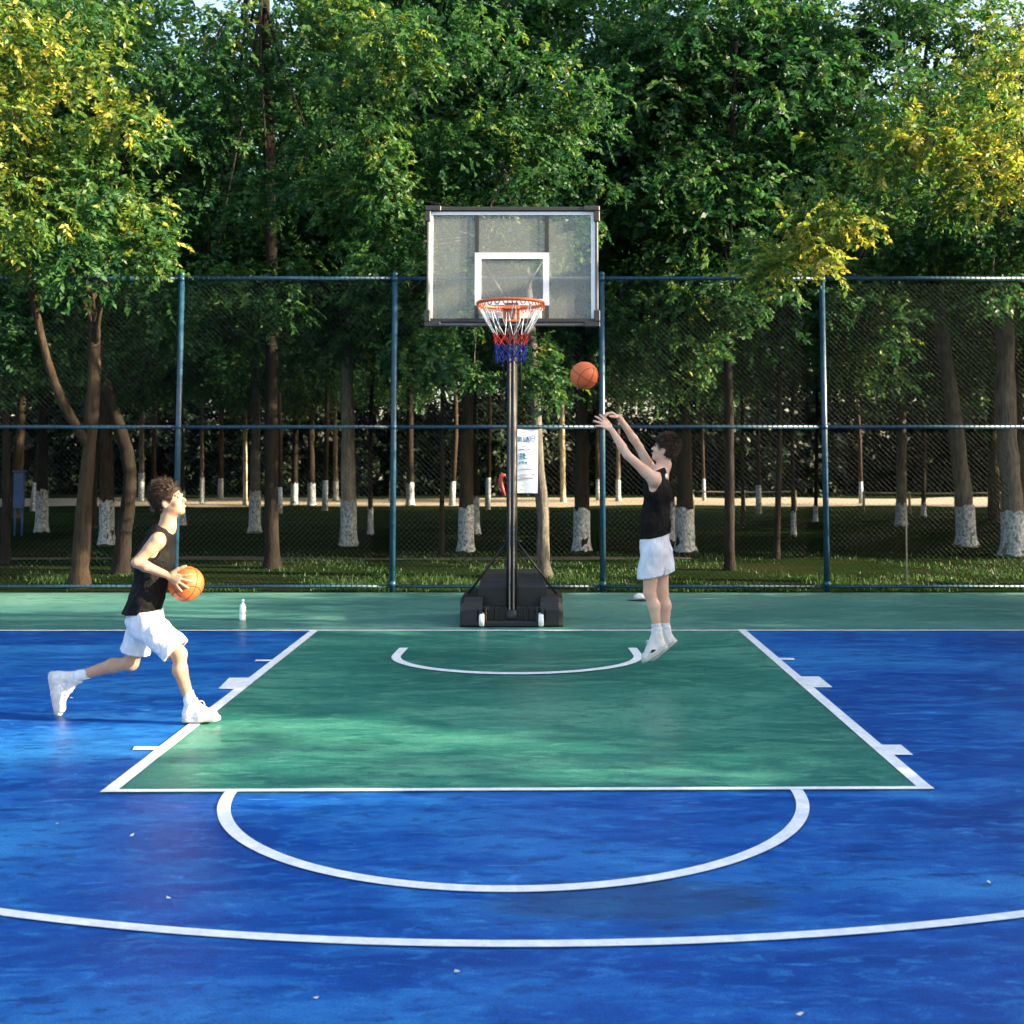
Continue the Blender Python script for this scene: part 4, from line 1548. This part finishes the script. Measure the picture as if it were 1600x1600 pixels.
# ------------------------------------------------------------------ trees
def leaf_cloud(lobes, L, dens, seed, tint, tvar=.16, droop=.5, shell=.5):
    """lobes: list of (centre, (rx,ry,rz), tint offset). Returns V, F, tint per face"""
    r = np.random.default_rng(seed)
    Vs, Ts = [], []
    for (c, rad, toff) in lobes:
        rad = np.array(rad, float)
        area = 4 * math.pi * ((rad[0] * rad[1]) ** 1.6 / 3 + (rad[0] * rad[2]) ** 1.6 / 3 + (rad[1] * rad[2]) ** 1.6 / 3) ** (1 / 1.6)
        per = 13
        ns = max(6, int(area * dens / (L * L * .27) / per))
        d = r.normal(size=(ns, 3)); d /= np.linalg.norm(d, axis=1)[:, None]
        rr = shell + (1.08 - shell) * r.random(ns) ** .7
        wob = 1 + .25 * np.sin(d[:, 0] * 5 + seed) * np.sin(d[:, 1] * 6 + 1.7 * seed) + .15 * np.sin(d[:, 2] * 9 + seed)
        o = np.array(c) + d * rad * (rr * wob)[:, None]
        sd = d * .75 + r.normal(size=(ns, 3)) * .45; sd[:, 2] -= droop * r.random(ns)
        sd /= np.linalg.norm(sd, axis=1)[:, None]
        sl = L * (2.2 + 2.2 * r.random(ns))
        side = np.cross(sd, np.array([0, 0, 1.]) + r.normal(size=(ns, 3)) * .3); side /= np.linalg.norm(side, axis=1)[:, None] + 1e-9
        st = toff + r.normal(size=ns) * tvar * .8
        t = (np.arange(per) + .5) / per
        sg = np.where(np.arange(per) % 2, 1., -1.)
        base = o[:, None, :] + sd[:, None, :] * (sl[:, None] * t)[..., None] + np.array([0, 0, -1.]) * (droop * .35 * sl[:, None] * t ** 2)[..., None]
        ld = sd[:, None, :] * .55 + side[:, None, :] * (sg * .8)[None, :, None] + r.normal(size=(ns, per, 3)) * .28
        ld[..., 2] -= droop * .5
        ld /= np.linalg.norm(ld, axis=-1)[..., None]
        nrm = r.normal(size=(ns, per, 3)) * .55 + d[:, None, :] * .5 + np.array([0, 0, .6])
        wd = np.cross(ld, nrm); wd /= np.linalg.norm(wd, axis=-1)[..., None] + 1e-9
        up = np.cross(wd, ld)
        ll = L * (.7 + .6 * r.random((ns, per)))[..., None]
        ww = ll * .27
        p0 = base; p2 = base + ld * ll - up * ll * .12
        m = base + ld * ll * .42
        p1 = m + wd * ww + up * ll * .05; p3 = m - wd * ww + up * ll * .05
        Vs.append(np.stack([p0, p1, p2, p3], 2).reshape(-1, 3))
        Ts.append(np.clip(tint + st[:, None] + r.normal(size=(ns, per)) * tvar * .5, 0, 1).reshape(-1))
    V = np.concatenate(Vs); T = np.concatenate(Ts)
    F = np.arange(len(V)).reshape(-1, 4)
    return V, F, T


def leaf_mesh(name, V, F, T, mat):
    me = np_mesh(name, V, F)
    a = me.attributes.new("tint", "FLOAT", "FACE"); a.data.foreach_set("value", T.astype(np.float32))
    me.materials.append(mat)
    return me


def trunk_mesh(pts, rad, limbs, seed, flare=True):
    """bumpy tapered tube with limbs"""
    r = random.Random(seed)
    m = MB()
    def tube(pts, rad, n):
        P2, R2 = [], []
        for i in range(len(pts) - 1):
            k = max(2, int((Vector(pts[i + 1]) - Vector(pts[i])).length / .35))
            for j in range(k):
                t = j / k
                P2.append(Vector(pts[i]).lerp(Vector(pts[i + 1]), t)); R2.append(rad[i] + (rad[i + 1] - rad[i]) * t)
        P2.append(Vector(pts[-1])); R2.append(rad[-1])
        # round the corners a little
        for _ in range(2):
            P2 = [P2[0]] + [(P2[i - 1] + P2[i] * 2 + P2[i + 1]) / 4 for i in range(1, len(P2) - 1)] + [P2[-1]]
        R2 = [q * (1 + r.uniform(-.06, .06)) for q in R2]
        b = len(m.v)
        m.tube(P2, R2, n)
        for q in range(b, len(m.v)):
            v = Vector(m.v[q]); k = R2[min((q - b) // n, len(R2) - 1)] * .10
            m.v[q] = tuple(v + Vector((r.uniform(-k, k), r.uniform(-k, k), 0)))
    if flare:
        d = (Vector(pts[1]) - Vector(pts[0])).normalized()
        p0 = Vector(pts[0])
        pts = [p0 - d * .08, p0 + d * .06, p0 + d * .28] + list(pts[1:])
        rad = [rad[0] * 1.45, rad[0] * 1.22, rad[0] * 1.0] + list(rad[1:])
    tube(pts, rad, 12)
    for lp, lr in limbs: tube(lp, lr, 8)
    return m


def sleeve(pts, rad, ztop, seed):
    """whitewashed lower trunk: a ragged-topped coat hugging the trunk"""
    r = random.Random(seed)
    p0, p1 = Vector(pts[0]), Vector(pts[1])
    m = MB(); n = 20
    L = (p1 - p0); 
    for k in range(1, len(pts) - 1):
        pass
    rows = 7
    def at(z):
        # axis and radius at height z along the trunk polyline
        for i in range(len(pts) - 1):
            a, b = Vector(pts[i]), Vector(pts[i + 1])
            if z <= b.z or i == len(pts) - 2:
                t = (z - a.z) / max(1e-6, b.z - a.z)
                return a.lerp(b, t), rad[i] + (rad[i + 1] - rad[i]) * max(0, t)
    for j in range(rows + 1):
        for k in range(n):
            a = 2 * math.pi * k / n
            z = p0.z + .0 + (ztop - p0.z) * j / rows
            if j == rows: z += r.uniform(-.06, .05)
            if j == 0: z += r.uniform(0, .05)
            c, q = at(z)
            q = q * (1.07 + .36 * max(0, 1 - (z - p0.z) / .3) ** 2) + .008
            m.v.append((c.x + q * math.cos(a), c.y + q * math.sin(a), z))
    for j in range(rows):
        for k in range(n):
            k2 = (k + 1) % n
            m.f.append((j * n + k, j * n + k2, (j + 1) * n + k2, (j + 1) * n + k)); m.m.append(0)
    return m


# crown variants shared by the trees standing further back
def crown_variant(seed, zlo, zhi, rx, nl, L, dens, tint, lobe=(1.0, 1.5)):
    r = random.Random(seed)
    lobes = []
    for i in range(nl):
        t = r.random()
        z = zlo + (zhi - zlo) * t
        env = rx * math.sqrt(max(.08, 1 - (2 * t - .9) ** 2 * .75))
        a = r.uniform(0, 6.283); q = env * math.sqrt(r.uniform(.1, 1))
        k = r.uniform(*lobe)
        lobes.append(((q * math.cos(a), q * math.sin(a), z), (k * 1.1, k * 1.1, k * .75), r.uniform(-.08, .1)))
    return leaf_mesh("crown", *leaf_cloud(lobes, L, dens, seed, tint), M["leaf"])


VAR = [crown_variant(21 + i, 4.4, 12.0, 2.8, 30, .155, .46, .26 + .05 * (i % 3), (.7, 1.2)) for i in range(4)]
LOW = [crown_variant(41 + i, 2.0, 8.6, 1.9, 24, .19, .55, .4, (.7, 1.1)) for i in range(2)]


def front_tree(name, label, basepx, Yb, axis_px, width_px, mat, lobes_px, L, dens, tint, seed, limb_n=6, forks=(), ww=None, tvar=.16, limb_r=.3):
    """a tree whose trunk follows image points at its own depth and whose crown is built from lobes at their own depths"""
    base = P(basepx[0], basepx[1], Yb); base.z = 0
    rad0 = width_px * Yb / FPX / 2
    pts = [base] + [P(x, y, Yb) for x, y in axis_px]
    rad = [rad0 * (1 - .45 * i / len(pts)) for i in range(len(pts))]
    root = empty(name, base, label, "tree")
    lobes = []
    for q in lobes_px:
        c = P(q[0], q[1], q[3]); k = q[2] * q[3] / FPX
        lobes.append((tuple(c), (k * 1.05, k * .95, k * .8), q[4] if len(q) > 4 else 0.))
    big = lobes
    lobes = []
    r = random.Random(seed + 5)
    for (c, rad_, to) in big:
        for k in range(7):
            if c[2] > 6.0 and r.random() < .28: continue
            d = Vector((r.gauss(0, 1), r.gauss(0, 1), r.gauss(0, 1))).normalized()
            m_ = r.uniform(.45, .8); k_ = r.uniform(.34, .58)
            lobes.append(((c[0] + d.x * rad_[0] * m_, c[1] + d.y * rad_[1] * m_, c[2] + d.z * rad_[2] * m_), (rad_[0] * k_ * 1.1, rad_[1] * k_ * 1.1, rad_[2] * k_ * .85), to + r.uniform(-.09, .09)))
    top = pts[-1]
    r = random.Random(seed)
    limbs = []
    for fk in forks:
        fp = [Vector(pts[fk[0]])] + [P(x, y, Yb + fk[3] * (i + 1)) for i, (x, y) in enumerate(fk[1])]
        limbs.append((fp, [fk[2] * Yb / FPX / 2 * (1 - .5 * i / len(fp)) for i in range(len(fp))]))
    idx = list(range(len(big))); r.shuffle(idx)
    for i in idx[:limb_n]:
        c = Vector(big[i][0])
        s0 = Vector(pts[-2]).lerp(top, r.random())
        mid = s0.lerp(c, .5) + Vector((r.uniform(-.2, .2), r.uniform(-.2, .2), r.uniform(.1, .5)))
        limbs.append(([s0, mid, c], [rad0 * limb_r, rad0 * limb_r * .6, rad0 * limb_r * .2]))
    tr = trunk_mesh(pts, rad, limbs, seed).build("trunk", mat, root, True)
    if ww: sleeve(pts, rad, ww, seed).build("whitewash_band", M["whitewash"], root, True)
    V, F, T = leaf_cloud(lobes, L * .70, dens * .56, seed, tint, tvar)
    me = leaf_mesh("crown", V, F, T, M["leaf"])
    o = bpy.data.objects.new("crown", me); COL.objects.link(o); o.parent = root; o.location = -root.location
    return root


def lob(Z, jit, seed, *pts):
    r = random.Random(seed)
    return [(x, y, k, Z + r.uniform(-jit, jit) + ((-.5 if rest[0] >= .25 else .35) if rest and jit < .45 else 0), *rest) for (x, y, k, *rest) in pts]


YEL = .42
front_tree("leafy_tree", "forked brown tree at far left whose yellow green branches hang over the fence top", (124, 918), 16.3,
           [(128, 850), (133, 760), (140, 700), (150, 560), (140, 380)], 27, M["bark_brown"],
           lob(14.6, .4, 1, (-70, 60, 120, .26), (50, 100, 85, .34), (150, 130, 75, .30), (0, 0, 95, .1), (120, 20, 80, .12), (205, 215, 60, .12), (75, 235, 75, .15),
               (-40, 260, 100, .25), (20, 320, 75, .25), (130, 315, 75, .06), (225, 325, 55, .2), (215, 395, 50, .1), (25, 395, 60, .2), (120, 410, 75, -.05), (250, 380, 30, .1), (175, 180, 55, .3), (20, 170, 60, .3)),
           .13, 1.0, .36, 101, 7, [(3, [(100, 640), (70, 560), (40, 400)], 16, -.3)], None)
front_tree("leafy_tree", "dark tree with a bowed trunk between the forked brown tree and the running boy", (188, 895), 18.3,
           [(198, 800), (208, 740), (190, 670), (158, 600), (150, 450)], 24, M["bark_dark"],
           lob(17.0, .5, 2, (60, 480, 80), (150, 500, 80), (230, 470, 60), (-20, 520, 80), (110, 560, 50), (240, 530, 45), (20, 580, 45), (-60, 440, 90), (180, 420, 60)),
           .13, .9, .30, 102, 5)
front_tree("leafy_tree", "tall dark straight trunked tree left of the centre, its base without white paint", (425, 890), 19.2,
           [(424, 800), (424, 600), (425, 430), (420, 200), (415, 20), (405, -160)], 23, M["bark_dark"],
           lob(18.7, 1.0, 3, (300, 120, 60), (380, 50, 75, .1), (480, 20, 75, .2), (450, 140, 75), (340, 220, 62), (490, 230, 65), (420, 310, 62), (310, 330, 55, -.05), (330, 440, 60), (400, 480, 55),
               (300, 520, 45), (470, 420, 45), (370, 560, 36), (560, 30, 60, .25), (330, 90, 45, .12), (600, 70, 50, .2)),
           .14, .95, .30, 103, 8)
front_tree("leafy_tree", "big green tree directly behind the backboard with a pale S curved trunk by the banner", (851, 905), 17.6,
           [(848, 860), (850, 800), (842, 740), (838, 660), (834, 560), (820, 400), (780, 250)], 21, M["bark_grey"],
           lob(16.6, .5, 4, (560, 150, 85), (650, 80, 85, .05), (760, 60, 85), (860, 90, 75), (600, 250, 75), (720, 200, 85), (830, 190, 85), (920, 170, 75), (540, 320, 65, .05), (640, 310, 75),
               (740, 290, 75), (850, 280, 75, .03), (930, 280, 55), (590, 390, 55), (680, 400, 55), (800, 380, 65), (900, 370, 55), (620, 470, 45), (700, 500, 55), (660, 560, 50), (830, 560, 42), (860, 605, 36), (740, 590, 36), (565, 460, 36), (510, 290, 40, .08)),
           .125, 1.0, .37, 104, 9, [(2, [(842, 760), (836, 700)], 14, .05)])
front_tree("leafy_tree", "tree with a thick whitewashed trunk directly behind the jumping boy", (1071, 862), 22.3,
           [(1070, 790), (1068, 660), (1064, 500), (1060, 250), (1060, 60)], 28, M["bark_dark"],
           lob(18.8, .8, 5, (980, 60, 85), (1080, 50, 85), (1180, 60, 85), (1000, 160, 75), (1100, 150, 75), (1200, 160, 75, .05), (1030, 250, 75), (1130, 260, 75), (980, 340, 55, .05), (1050, 350, 65),
               (1000, 440, 55), (1080, 450, 55), (1020, 530, 55), (1100, 540, 48, .08), (1060, 600, 42, .12), (960, 500, 36), (1150, 480, 45)),
           .135, .95, .33, 105, 9, [], P(0, 795, 22.3).z)
front_tree("leafy_tree", "yellow leaved tree at the right edge with sunlit sprays hanging over the fence", (1690, 905), 16.6,
           [(1690, 700), (1680, 500), (1640, 300), (1600, 120)], 34, M["bark_dark"],
           lob(14.7, .4, 6, (1560, 90, 70, .2), (1500, 180, 70, .15), (1590, 190, 75, .34), (1450, 120, 60, .1), (1380, 170, 50, .1), (1430, 235, 60, .25), (1530, 260, 65, .28), (1350, 240, 48, .15), (1280, 300, 52, .1),
               (1250, 370, 52, .32), (1330, 345, 42, .3), (1175, 390, 38, .15), (1400, 290, 55, .05), (1500, 320, 45, .1), (1200, 415, 28, .3), (1610, 300, 60, .3), (1290, 395, 30, .3), (1440, 215, 40, .34), (1590, 90, 50, .3)),
           .13, .95, .42, 106, 6, limb_r=.09)
front_tree("leafy_tree", "whitewashed tree leaning left near the right edge", (1510, 852), 23.8,
           [(1508, 800), (1498, 700), (1480, 580), (1466, 480), (1450, 300), (1440, 100)], 28, M["bark_grey"],
           lob(19.5, .8, 7, (1340, 430, 55), (1380, 500, 55), (1330, 560, 46), (1300, 480, 46), (1460, 420, 55), (1500, 370, 75), (1420, 380, 46), (1390, 590, 32), (1300, 80, 85), (1400, 50, 85), (1300, 190, 70), (1400, -10, 65), (1475, 5, 70), (1545, -20, 75, .1), (1450, 60, 50), (1500, 60, 75, .15), (1390, 330, 60)),
           .14, .85, .36, 107, 8, [], P(0, 790, 23.8).z)
front_tree("leafy_tree", "thickest whitewashed trunk at the right edge of the photo", (1585, 869), 21.5,
           [(1583, 800), (1572, 660), (1570, 520), (1572, 300), (1580, 100)], 36, M["bark_grey"],
           lob(19.0, .8, 8, (1550, 430, 65), (1600, 470, 60), (1560, 330, 75), (1640, 350, 90), (1620, 200, 90), (1540, 150, 70, .1), (1660, 80, 90)),
           .14, .9, .30, 108, 6, [], P(0, 800, 21.5).z)

# trees further back: (base px, base py, width px, upper trunk px at py 500, whitewash top py or None, bark, label)
BACK = [
    (8, 880, 16, 5, None, "bark_dark", "dark bare trunked tree at the very left edge of the photo"),
    (65, 832, 20, 70, 765, "bark_dark", "whitewashed tree just right of the blue notice board"),
    (167, 852, 24, 158, 783, "bark_brown", "whitewashed tree with orange brown bark between forked brown tree and bowed dark tree"),
    (281, 822, 18, 284, 765, "bark_dark", "whitewashed tree right behind the running boy's face"),
    (398, 832, 19, 398, 768, "bark_grey", "whitewashed slim tree just left of the tall dark straight trunk"),
    (545, 852, 27, 540, 783, "bark_pale", "whitewashed tree with pale upper trunk standing left of the second fence post"),
    (579, 836, 9, 586, 795, "bark_dark", "thin whitewashed sapling between the pale trunked tree and the second fence post"),
    (383, 789, 8, 381, None, "bark_sunlit", "slender cream sunlit tree at the sunny road, left of the slim whitewashed tree"),
    (460, 789, 12, 464, 755, "bark_dark", "short whitewashed far tree just right of the tall dark straight trunk"),
    (487, 790, 13, 486, 755, "bark_dark", "far whitewashed tree second to the right of the tall dark straight trunk"),
    (525, 782, 9, 521, 752, "bark_grey", "far thin whitewashed tree just left of the pale trunked tree"),
    (641, 790, 13, 640, 755, "bark_dark", "far whitewashed tree just right of the second fence post"),
    (690, 866, 9, 692, None, "bark_dark", "thin dark sapling left of the hoop base, no white paint"),
    (728, 862, 26, 737, 791, "bark_brown", "broad whitewashed tree left of the hoop pole with a pale scar on its bark"),
    (744, 835, 13, 742, 775, "bark_dark", "thinner whitewashed tree overlapping the broad one left of the hoop pole"),
    (880, 784, 10, 879, None, "bark_sunlit", "cream sunlit far tree between the banner and the whitewashed tree under the flying ball"),
    (909, 862, 28, 906, 795, "bark_dark", "broad whitewashed tree below the flying ball"),
    (966, 783, 8, 962, 750, "bark_grey", "far thin whitewashed tree just right of the third fence post"),
    (1048, 846, 13, 1046, 782, "bark_dark", "thin whitewashed tree touching the jumping boy's back"),
    (1140, 890, 18, 1136, None, "bark_dark", "dark unpainted tree behind the fence right of the jumping boy"),
    (1161, 822, 7, 1157, None, "bark_dark", "very thin dark sapling right of the dark unpainted tree"),
    (1213, 872, 11, 1215, None, "bark_dark", "slim dark tree left of the fourth fence post, no white paint"),
    (1240, 838, 8, 1242, 800, "bark_dark", "small whitewashed sapling nearest to the fourth fence post on its left side"),
    (1274, 816, 7, 1276, 790, "bark_dark", "tiny far whitewashed sapling touching the fourth fence post"),
    (1408, 822, 18, 1409, 786, "bark_grey", "grey tree forking into limbs above the fence rail in the right bay"),
    (1551, 810, 14, 1552, 785, "bark_dark", "far whitewashed tree between the leaning trunk and the thickest trunk"),
    (1443, 808, 8, 1444, 786, "bark_dark", "far thin whitewashed tree right of the forking grey tree"),
    (148, 786, 7, 148, None, "bark_sunlit", "thin cream sunlit far tree right beside the forked brown trunk"),
    (221, 783, 10, 224, 738, "bark_grey", "far bright whitewashed tree left of the running boy's hair"),
    (316, 787, 7, 317, 745, "bark_grey", "far thin whitewashed tree right of the left fence post"),
]
BSHAPE = {}
for i, (bx, by, wd, ux, wwy, bk, label) in enumerate(BACK):
    g = G(bx, by)
    Yb = g.y
    r = random.Random(900 + i)
    rad0 = max(.045, wd * Yb / FPX / 2 * .86)
    up = P(ux, 500, Yb)
    pts = [Vector((g.x, Yb, 0)), Vector(g).lerp(up, .5) + Vector((r.uniform(-.06, .06), 0, 0)), up, up + Vector((r.uniform(-.4, .4), r.uniform(-.3, .3), 5.0))]
    rad = [rad0, rad0 * .9, rad0 * .72, rad0 * .4]
    root = empty("wood_tree", (g.x, Yb, 0), label, "tree", "trees in the wood behind the fence")
    limbs = []
    if bx == 1408:
        for (fx, fy, dy) in ((1362, 330, -.4), (1425, 300, .3), (1446, 340, -.2)):
            s0 = P(1408, 440, Yb); e_ = P(fx, fy, Yb + dy)
            limbs.append(([s0, s0.lerp(e_, .5) + Vector((.05, 0, .1)), e_, e_ + Vector(((fx - 1408) * .01, dy, 2.2))], [rad0 * .6, rad0 * .5, rad0 * .42, rad0 * .2]))
    if bx == 545:
        b2 = Vector((G(536, 852).x, Yb - .05, 0))
        limbs.append(([b2, Vector((g.x - .05, Yb, 1.0)), Vector((g.x - .02, Yb, 1.8))], [rad0 * .6, rad0 * .6, rad0 * .5]))
    for k in range(4):
        s0 = pts[2].lerp(pts[3], r.random()); a = r.uniform(0, 6.28)
        e_ = s0 + Vector((1.6 * math.cos(a), 1.6 * math.sin(a), r.uniform(.8, 1.8)))
        limbs.append(([s0, s0.lerp(e_, .5) + Vector((0, 0, -.1)), e_], [rad0 * .3, rad0 * .2, rad0 * .06]))
    trunk_mesh(pts, rad, limbs, 700 + i).build("trunk", M[bk], root, True)
    if wwy is not None:
        sleeve(pts, rad, P(0, wwy, Yb).z, i).build("whitewash_band", M["whitewash"], root, True)
    me = VAR[i % 4]
    o = bpy.data.objects.new("crown", me); COL.objects.link(o); o.parent = root
    k = r.uniform(.85, 1.15)
    o.rotation_euler = (0, 0, r.uniform(0, 6.28)); o.scale = (k, k, k * r.uniform(.95, 1.15))
    o.location = (up.x - g.x, .8 if Yb < 20 else 0, 0)

# slender trunks too far to tell apart, in the sunny clearing at the back
fm = MB()
fp = [Vector((0, 0, -.02)), Vector((.02, 0, 1.1)), Vector((.05, 0, 3.2)), Vector((-.05, .05, 6.5))]
fm.tube([fp[0], fp[1]], [.14, .115], 8, 1); fm.tube([fp[1], fp[2], fp[3]], [.11, .10, .06], 8, 0)
far_first = None
for i, px in enumerate((52, 240, 345, 437, 508, 612, 706, 762, 935, 1100, 1185, 1345)):
    r = random.Random(60 + i)
    Yb = r.choice((r.uniform(43.5, 51), r.uniform(36, 42)))
    root = empty("slender_tree", (P(px, 760, Yb).x, Yb, 0), "slender far tree with a white painted foot at the back of the wood", "tree", "slender far trees at the back of the wood")
    if far_first is None:
        t = fm.build("trunk", [M["bark_brown"], M["whitewash"]], root, True); t.location = (0, 0, 0); far_first = t
    else:
        t = far_first.copy(); COL.objects.link(t); t.parent = root
    k = r.uniform(.6, 1.1); t.scale = (k, k, r.uniform(.8, 1.1)); t.rotation_euler = (r.uniform(-.03, .03), r.uniform(-.05, .05), r.uniform(0, 6))
    o = bpy.data.objects.new("crown", VAR[i % 4]); COL.objects.link(o); o.parent = root
    k = r.uniform(.75, .95); o.scale = (k * .8, k * .8, k); o.rotation_euler = (0, 0, r.uniform(0, 6.28)); o.location = (0, 0, 1.2)

# trees standing beside the court, outside the picture: their shade falls across it
SIDE = [(13.0, -4.6, 1), (12.8, -1.2, 1), (13.2, 2.3, 1), (13.4, 5.8, .46), (12.8, 9.0, 1), (17.2, -3.0, 1), (17.0, 1.6, 1), (17.4, 4.8, .55), (16.6, 8.0, 1), (14.6, 12.7, .62), (21, 6.9, 1), (21, .8, 1), (13.6, 12.0, .6), (17.5, 11.2, .75),
        (11.5, 21.0, 1), (14.5, 24.0, 1), (12.5, 28.0, 1), (17.0, 20.0, 1), (18.0, 27.0, 1), (14, 33, 1), (18, 37, 1), (22, 22, 1), (23, 31, 1), (-11.5, 20.0, 1), (-14, 24, 1), (-12.5, 30, 1), (-16, 19, 1), (-17, 35, 1), (-21, 23, 1), (-21, 30, 1)]
for i, (x, y, sz) in enumerate(SIDE):
    r = random.Random(300 + i)
    low = y < 15
    root = empty("shade_tree", (x, y, 0), "leafy tree standing beside the court outside the picture", "tree", "trees beside the court")
    if i == 0:
        tm = trunk_mesh([Vector((0, 0, 0)), Vector((.05, 0, 2.5)), Vector((.1, .1, 5)), Vector((0, 0, 8.5))], [.17, .15, .11, .05],
                        [([Vector((.1, .1, 4)), Vector((1, .6, 5.2)), Vector((1.8, 1, 6.4))], [.06, .04, .02]), ([Vector((.1, .1, 4.4)), Vector((-1, -.5, 5.6)), Vector((-1.7, -.8, 6.9))], [.06, .04, .02])], 55)
        me = bpy.data.meshes.new("trunk"); me.from_pydata(tm.v, [], tm.f); me.materials.append(M["bark_brown"])
        SIDE_TRUNK = me
    t = bpy.data.objects.new("trunk", SIDE_TRUNK); COL.objects.link(t); t.parent = root; t.scale = (sz, sz, sz)
    o = bpy.data.objects.new("crown", LOW[i % 2] if low else VAR[i % 4]); COL.objects.link(o); o.parent = root
    k = r.uniform(.94, 1.06) * sz
    o.rotation_euler = (0, 0, r.uniform(0, 6.28)); o.scale = (max(k, .7), max(k, .7), k)

# the far edge of the wood, one mass
r = random.Random(77)
lobes = []
for i in range(520):
    x = r.uniform(-55, 55); y = r.uniform(55, 66); z = r.uniform(.8, 19) if r.random() < .6 else r.uniform(.3, 4.5)
    k = r.uniform(1.4, 2.4)
    lobes.append(((x, y, z), (k * 1.2, k, k * .8), r.uniform(-.12, .08)))
for i in range(150):
    side = i % 2
    x = r.uniform(-44, -25) if side else r.uniform(27, 46)
    y = r.uniform(18, 56) if side else r.uniform(18, 40)
    k = r.uniform(1.4, 2.3)
    lobes.append(((x, y, r.uniform(.6, 11)), (k * 1.1, k * 1.1, k * .9), r.uniform(-.12, .08)))
for i in range(170):
    k = r.uniform(1.0, 1.7)
    lobes.append(((r.uniform(-38, 40), r.uniform(57, 66), r.uniform(2.5, 9.5)), (k * 1.3, k, k * .8), r.uniform(-.12, .05)))
me = leaf_mesh("distant_woods", *leaf_cloud(lobes, .30, .58, 5, .12), M["leaf_shade"])
o = bpy.data.objects.new("distant_woods", me); COL.objects.link(o); tag(o, kind="stuff")

# ------------------------------------------------------------------ grass behind the fence
def grass():
    r = np.random.default_rng(3)
    n = 60000
    y = Y_FENCE + .12 + (r.random(n) ** 1.8) * 6.5
    x = (r.random(n) * 2 - 1) * 9.5
    # uneven patches
    pn = np.sin(x * 1.3 + 1) * np.sin(y * 1.1 + x * .4) + .6 * np.sin(x * 3.1 + y * 2.2) + .4 * r.normal(size=n)
    keep = (pn + .5 * np.sin(x * .55 + 2.0) > .15) & (r.random(n) < np.where(y > Y_FENCE + 2.2, .5, 1))
    x, y, pn = x[keep], y[keep], pn[keep]
    n = len(x)
    h = (.015 + .035 * r.random(n)) * (1 + 1.3 * np.clip(pn, 0, 1) ** 2 * (y < Y_FENCE + 1.8))
    a = r.random(n) * 6.283; w = .006 + .006 * r.random(n)
    lean = r.normal(size=(n, 2)) * .35 * h[:, None]
    z0 = np.full(n, -.012)
    b1 = np.stack([x - w * np.cos(a), y - w * np.sin(a), z0], 1); b2 = np.stack([x + w * np.cos(a), y + w * np.sin(a), z0], 1)
    t1 = np.stack([x + lean[:, 0] + w * .2, y + lean[:, 1], h], 1); t2 = np.stack([x + lean[:, 0] - w * .2, y + lean[:, 1], h], 1)
    V = np.stack([b1, b2, t1, t2], 1).reshape(-1, 3)
    F = np.arange(len(V)).reshape(-1, 4)
    me = leaf_mesh("grass", V, F, np.clip(.06 + .15 * r.normal(size=n) + .25 * np.clip(pn, 0, 2) * (y < Y_FENCE + 1.8), 0, 1), M["grass"])
    o = bpy.data.objects.new("grass", me); COL.objects.link(o); tag(o, kind="stuff")


grass()

# ------------------------------------------------------------------ light
SUN_EL, SUN_AZ = R(18), R(8)     # azimuth: from +X, turned towards the camera
sd = Vector((math.cos(SUN_EL) * math.cos(SUN_AZ), -math.cos(SUN_EL) * math.sin(SUN_AZ), math.sin(SUN_EL)))
ld = bpy.data.lights.new("sun", "SUN")
ld.energy = 5.0; ld.angle = R(.5); ld.color = (1.0, .83, .58)
lo = bpy.data.objects.new("sun", ld); COL.objects.link(lo)
lo.rotation_euler = (-sd).to_track_quat("-Z", "Y").to_euler()
W = bpy.data.worlds.new("World"); scene.world = W; W.use_nodes = True
nt = W.node_tree
bg = nt.nodes["Background"]
sky = nt.nodes.new("ShaderNodeTexSky"); sky.sky_type = "NISHITA"; sky.sun_disc = False
sky.sun_elevation = SUN_EL; sky.ozone_density = .4; sky.dust_density = 3.0; sky.air_density = 1.0
sky.sun_rotation = math.atan2(sd.x, sd.y)
nt.links.new(sky.outputs[0], bg.inputs[0]); bg.inputs[1].default_value = .138
scene.view_settings.view_transform = "Standard"; scene.view_settings.look = "None"
scene.view_settings.exposure = 2.2; scene.view_settings.gamma = 1.0; scene.view_settings.use_curve_mapping = False
scene.render.engine = "CYCLES"
scene.cycles.max_bounces = 5; scene.cycles.diffuse_bounces = 3; scene.cycles.transmission_bounces = 4; scene.cycles.transparent_max_bounces = 8
scene.cycles.use_denoising = True; scene.cycles.use_adaptive_sampling = True; scene.cycles.adaptive_threshold = .015
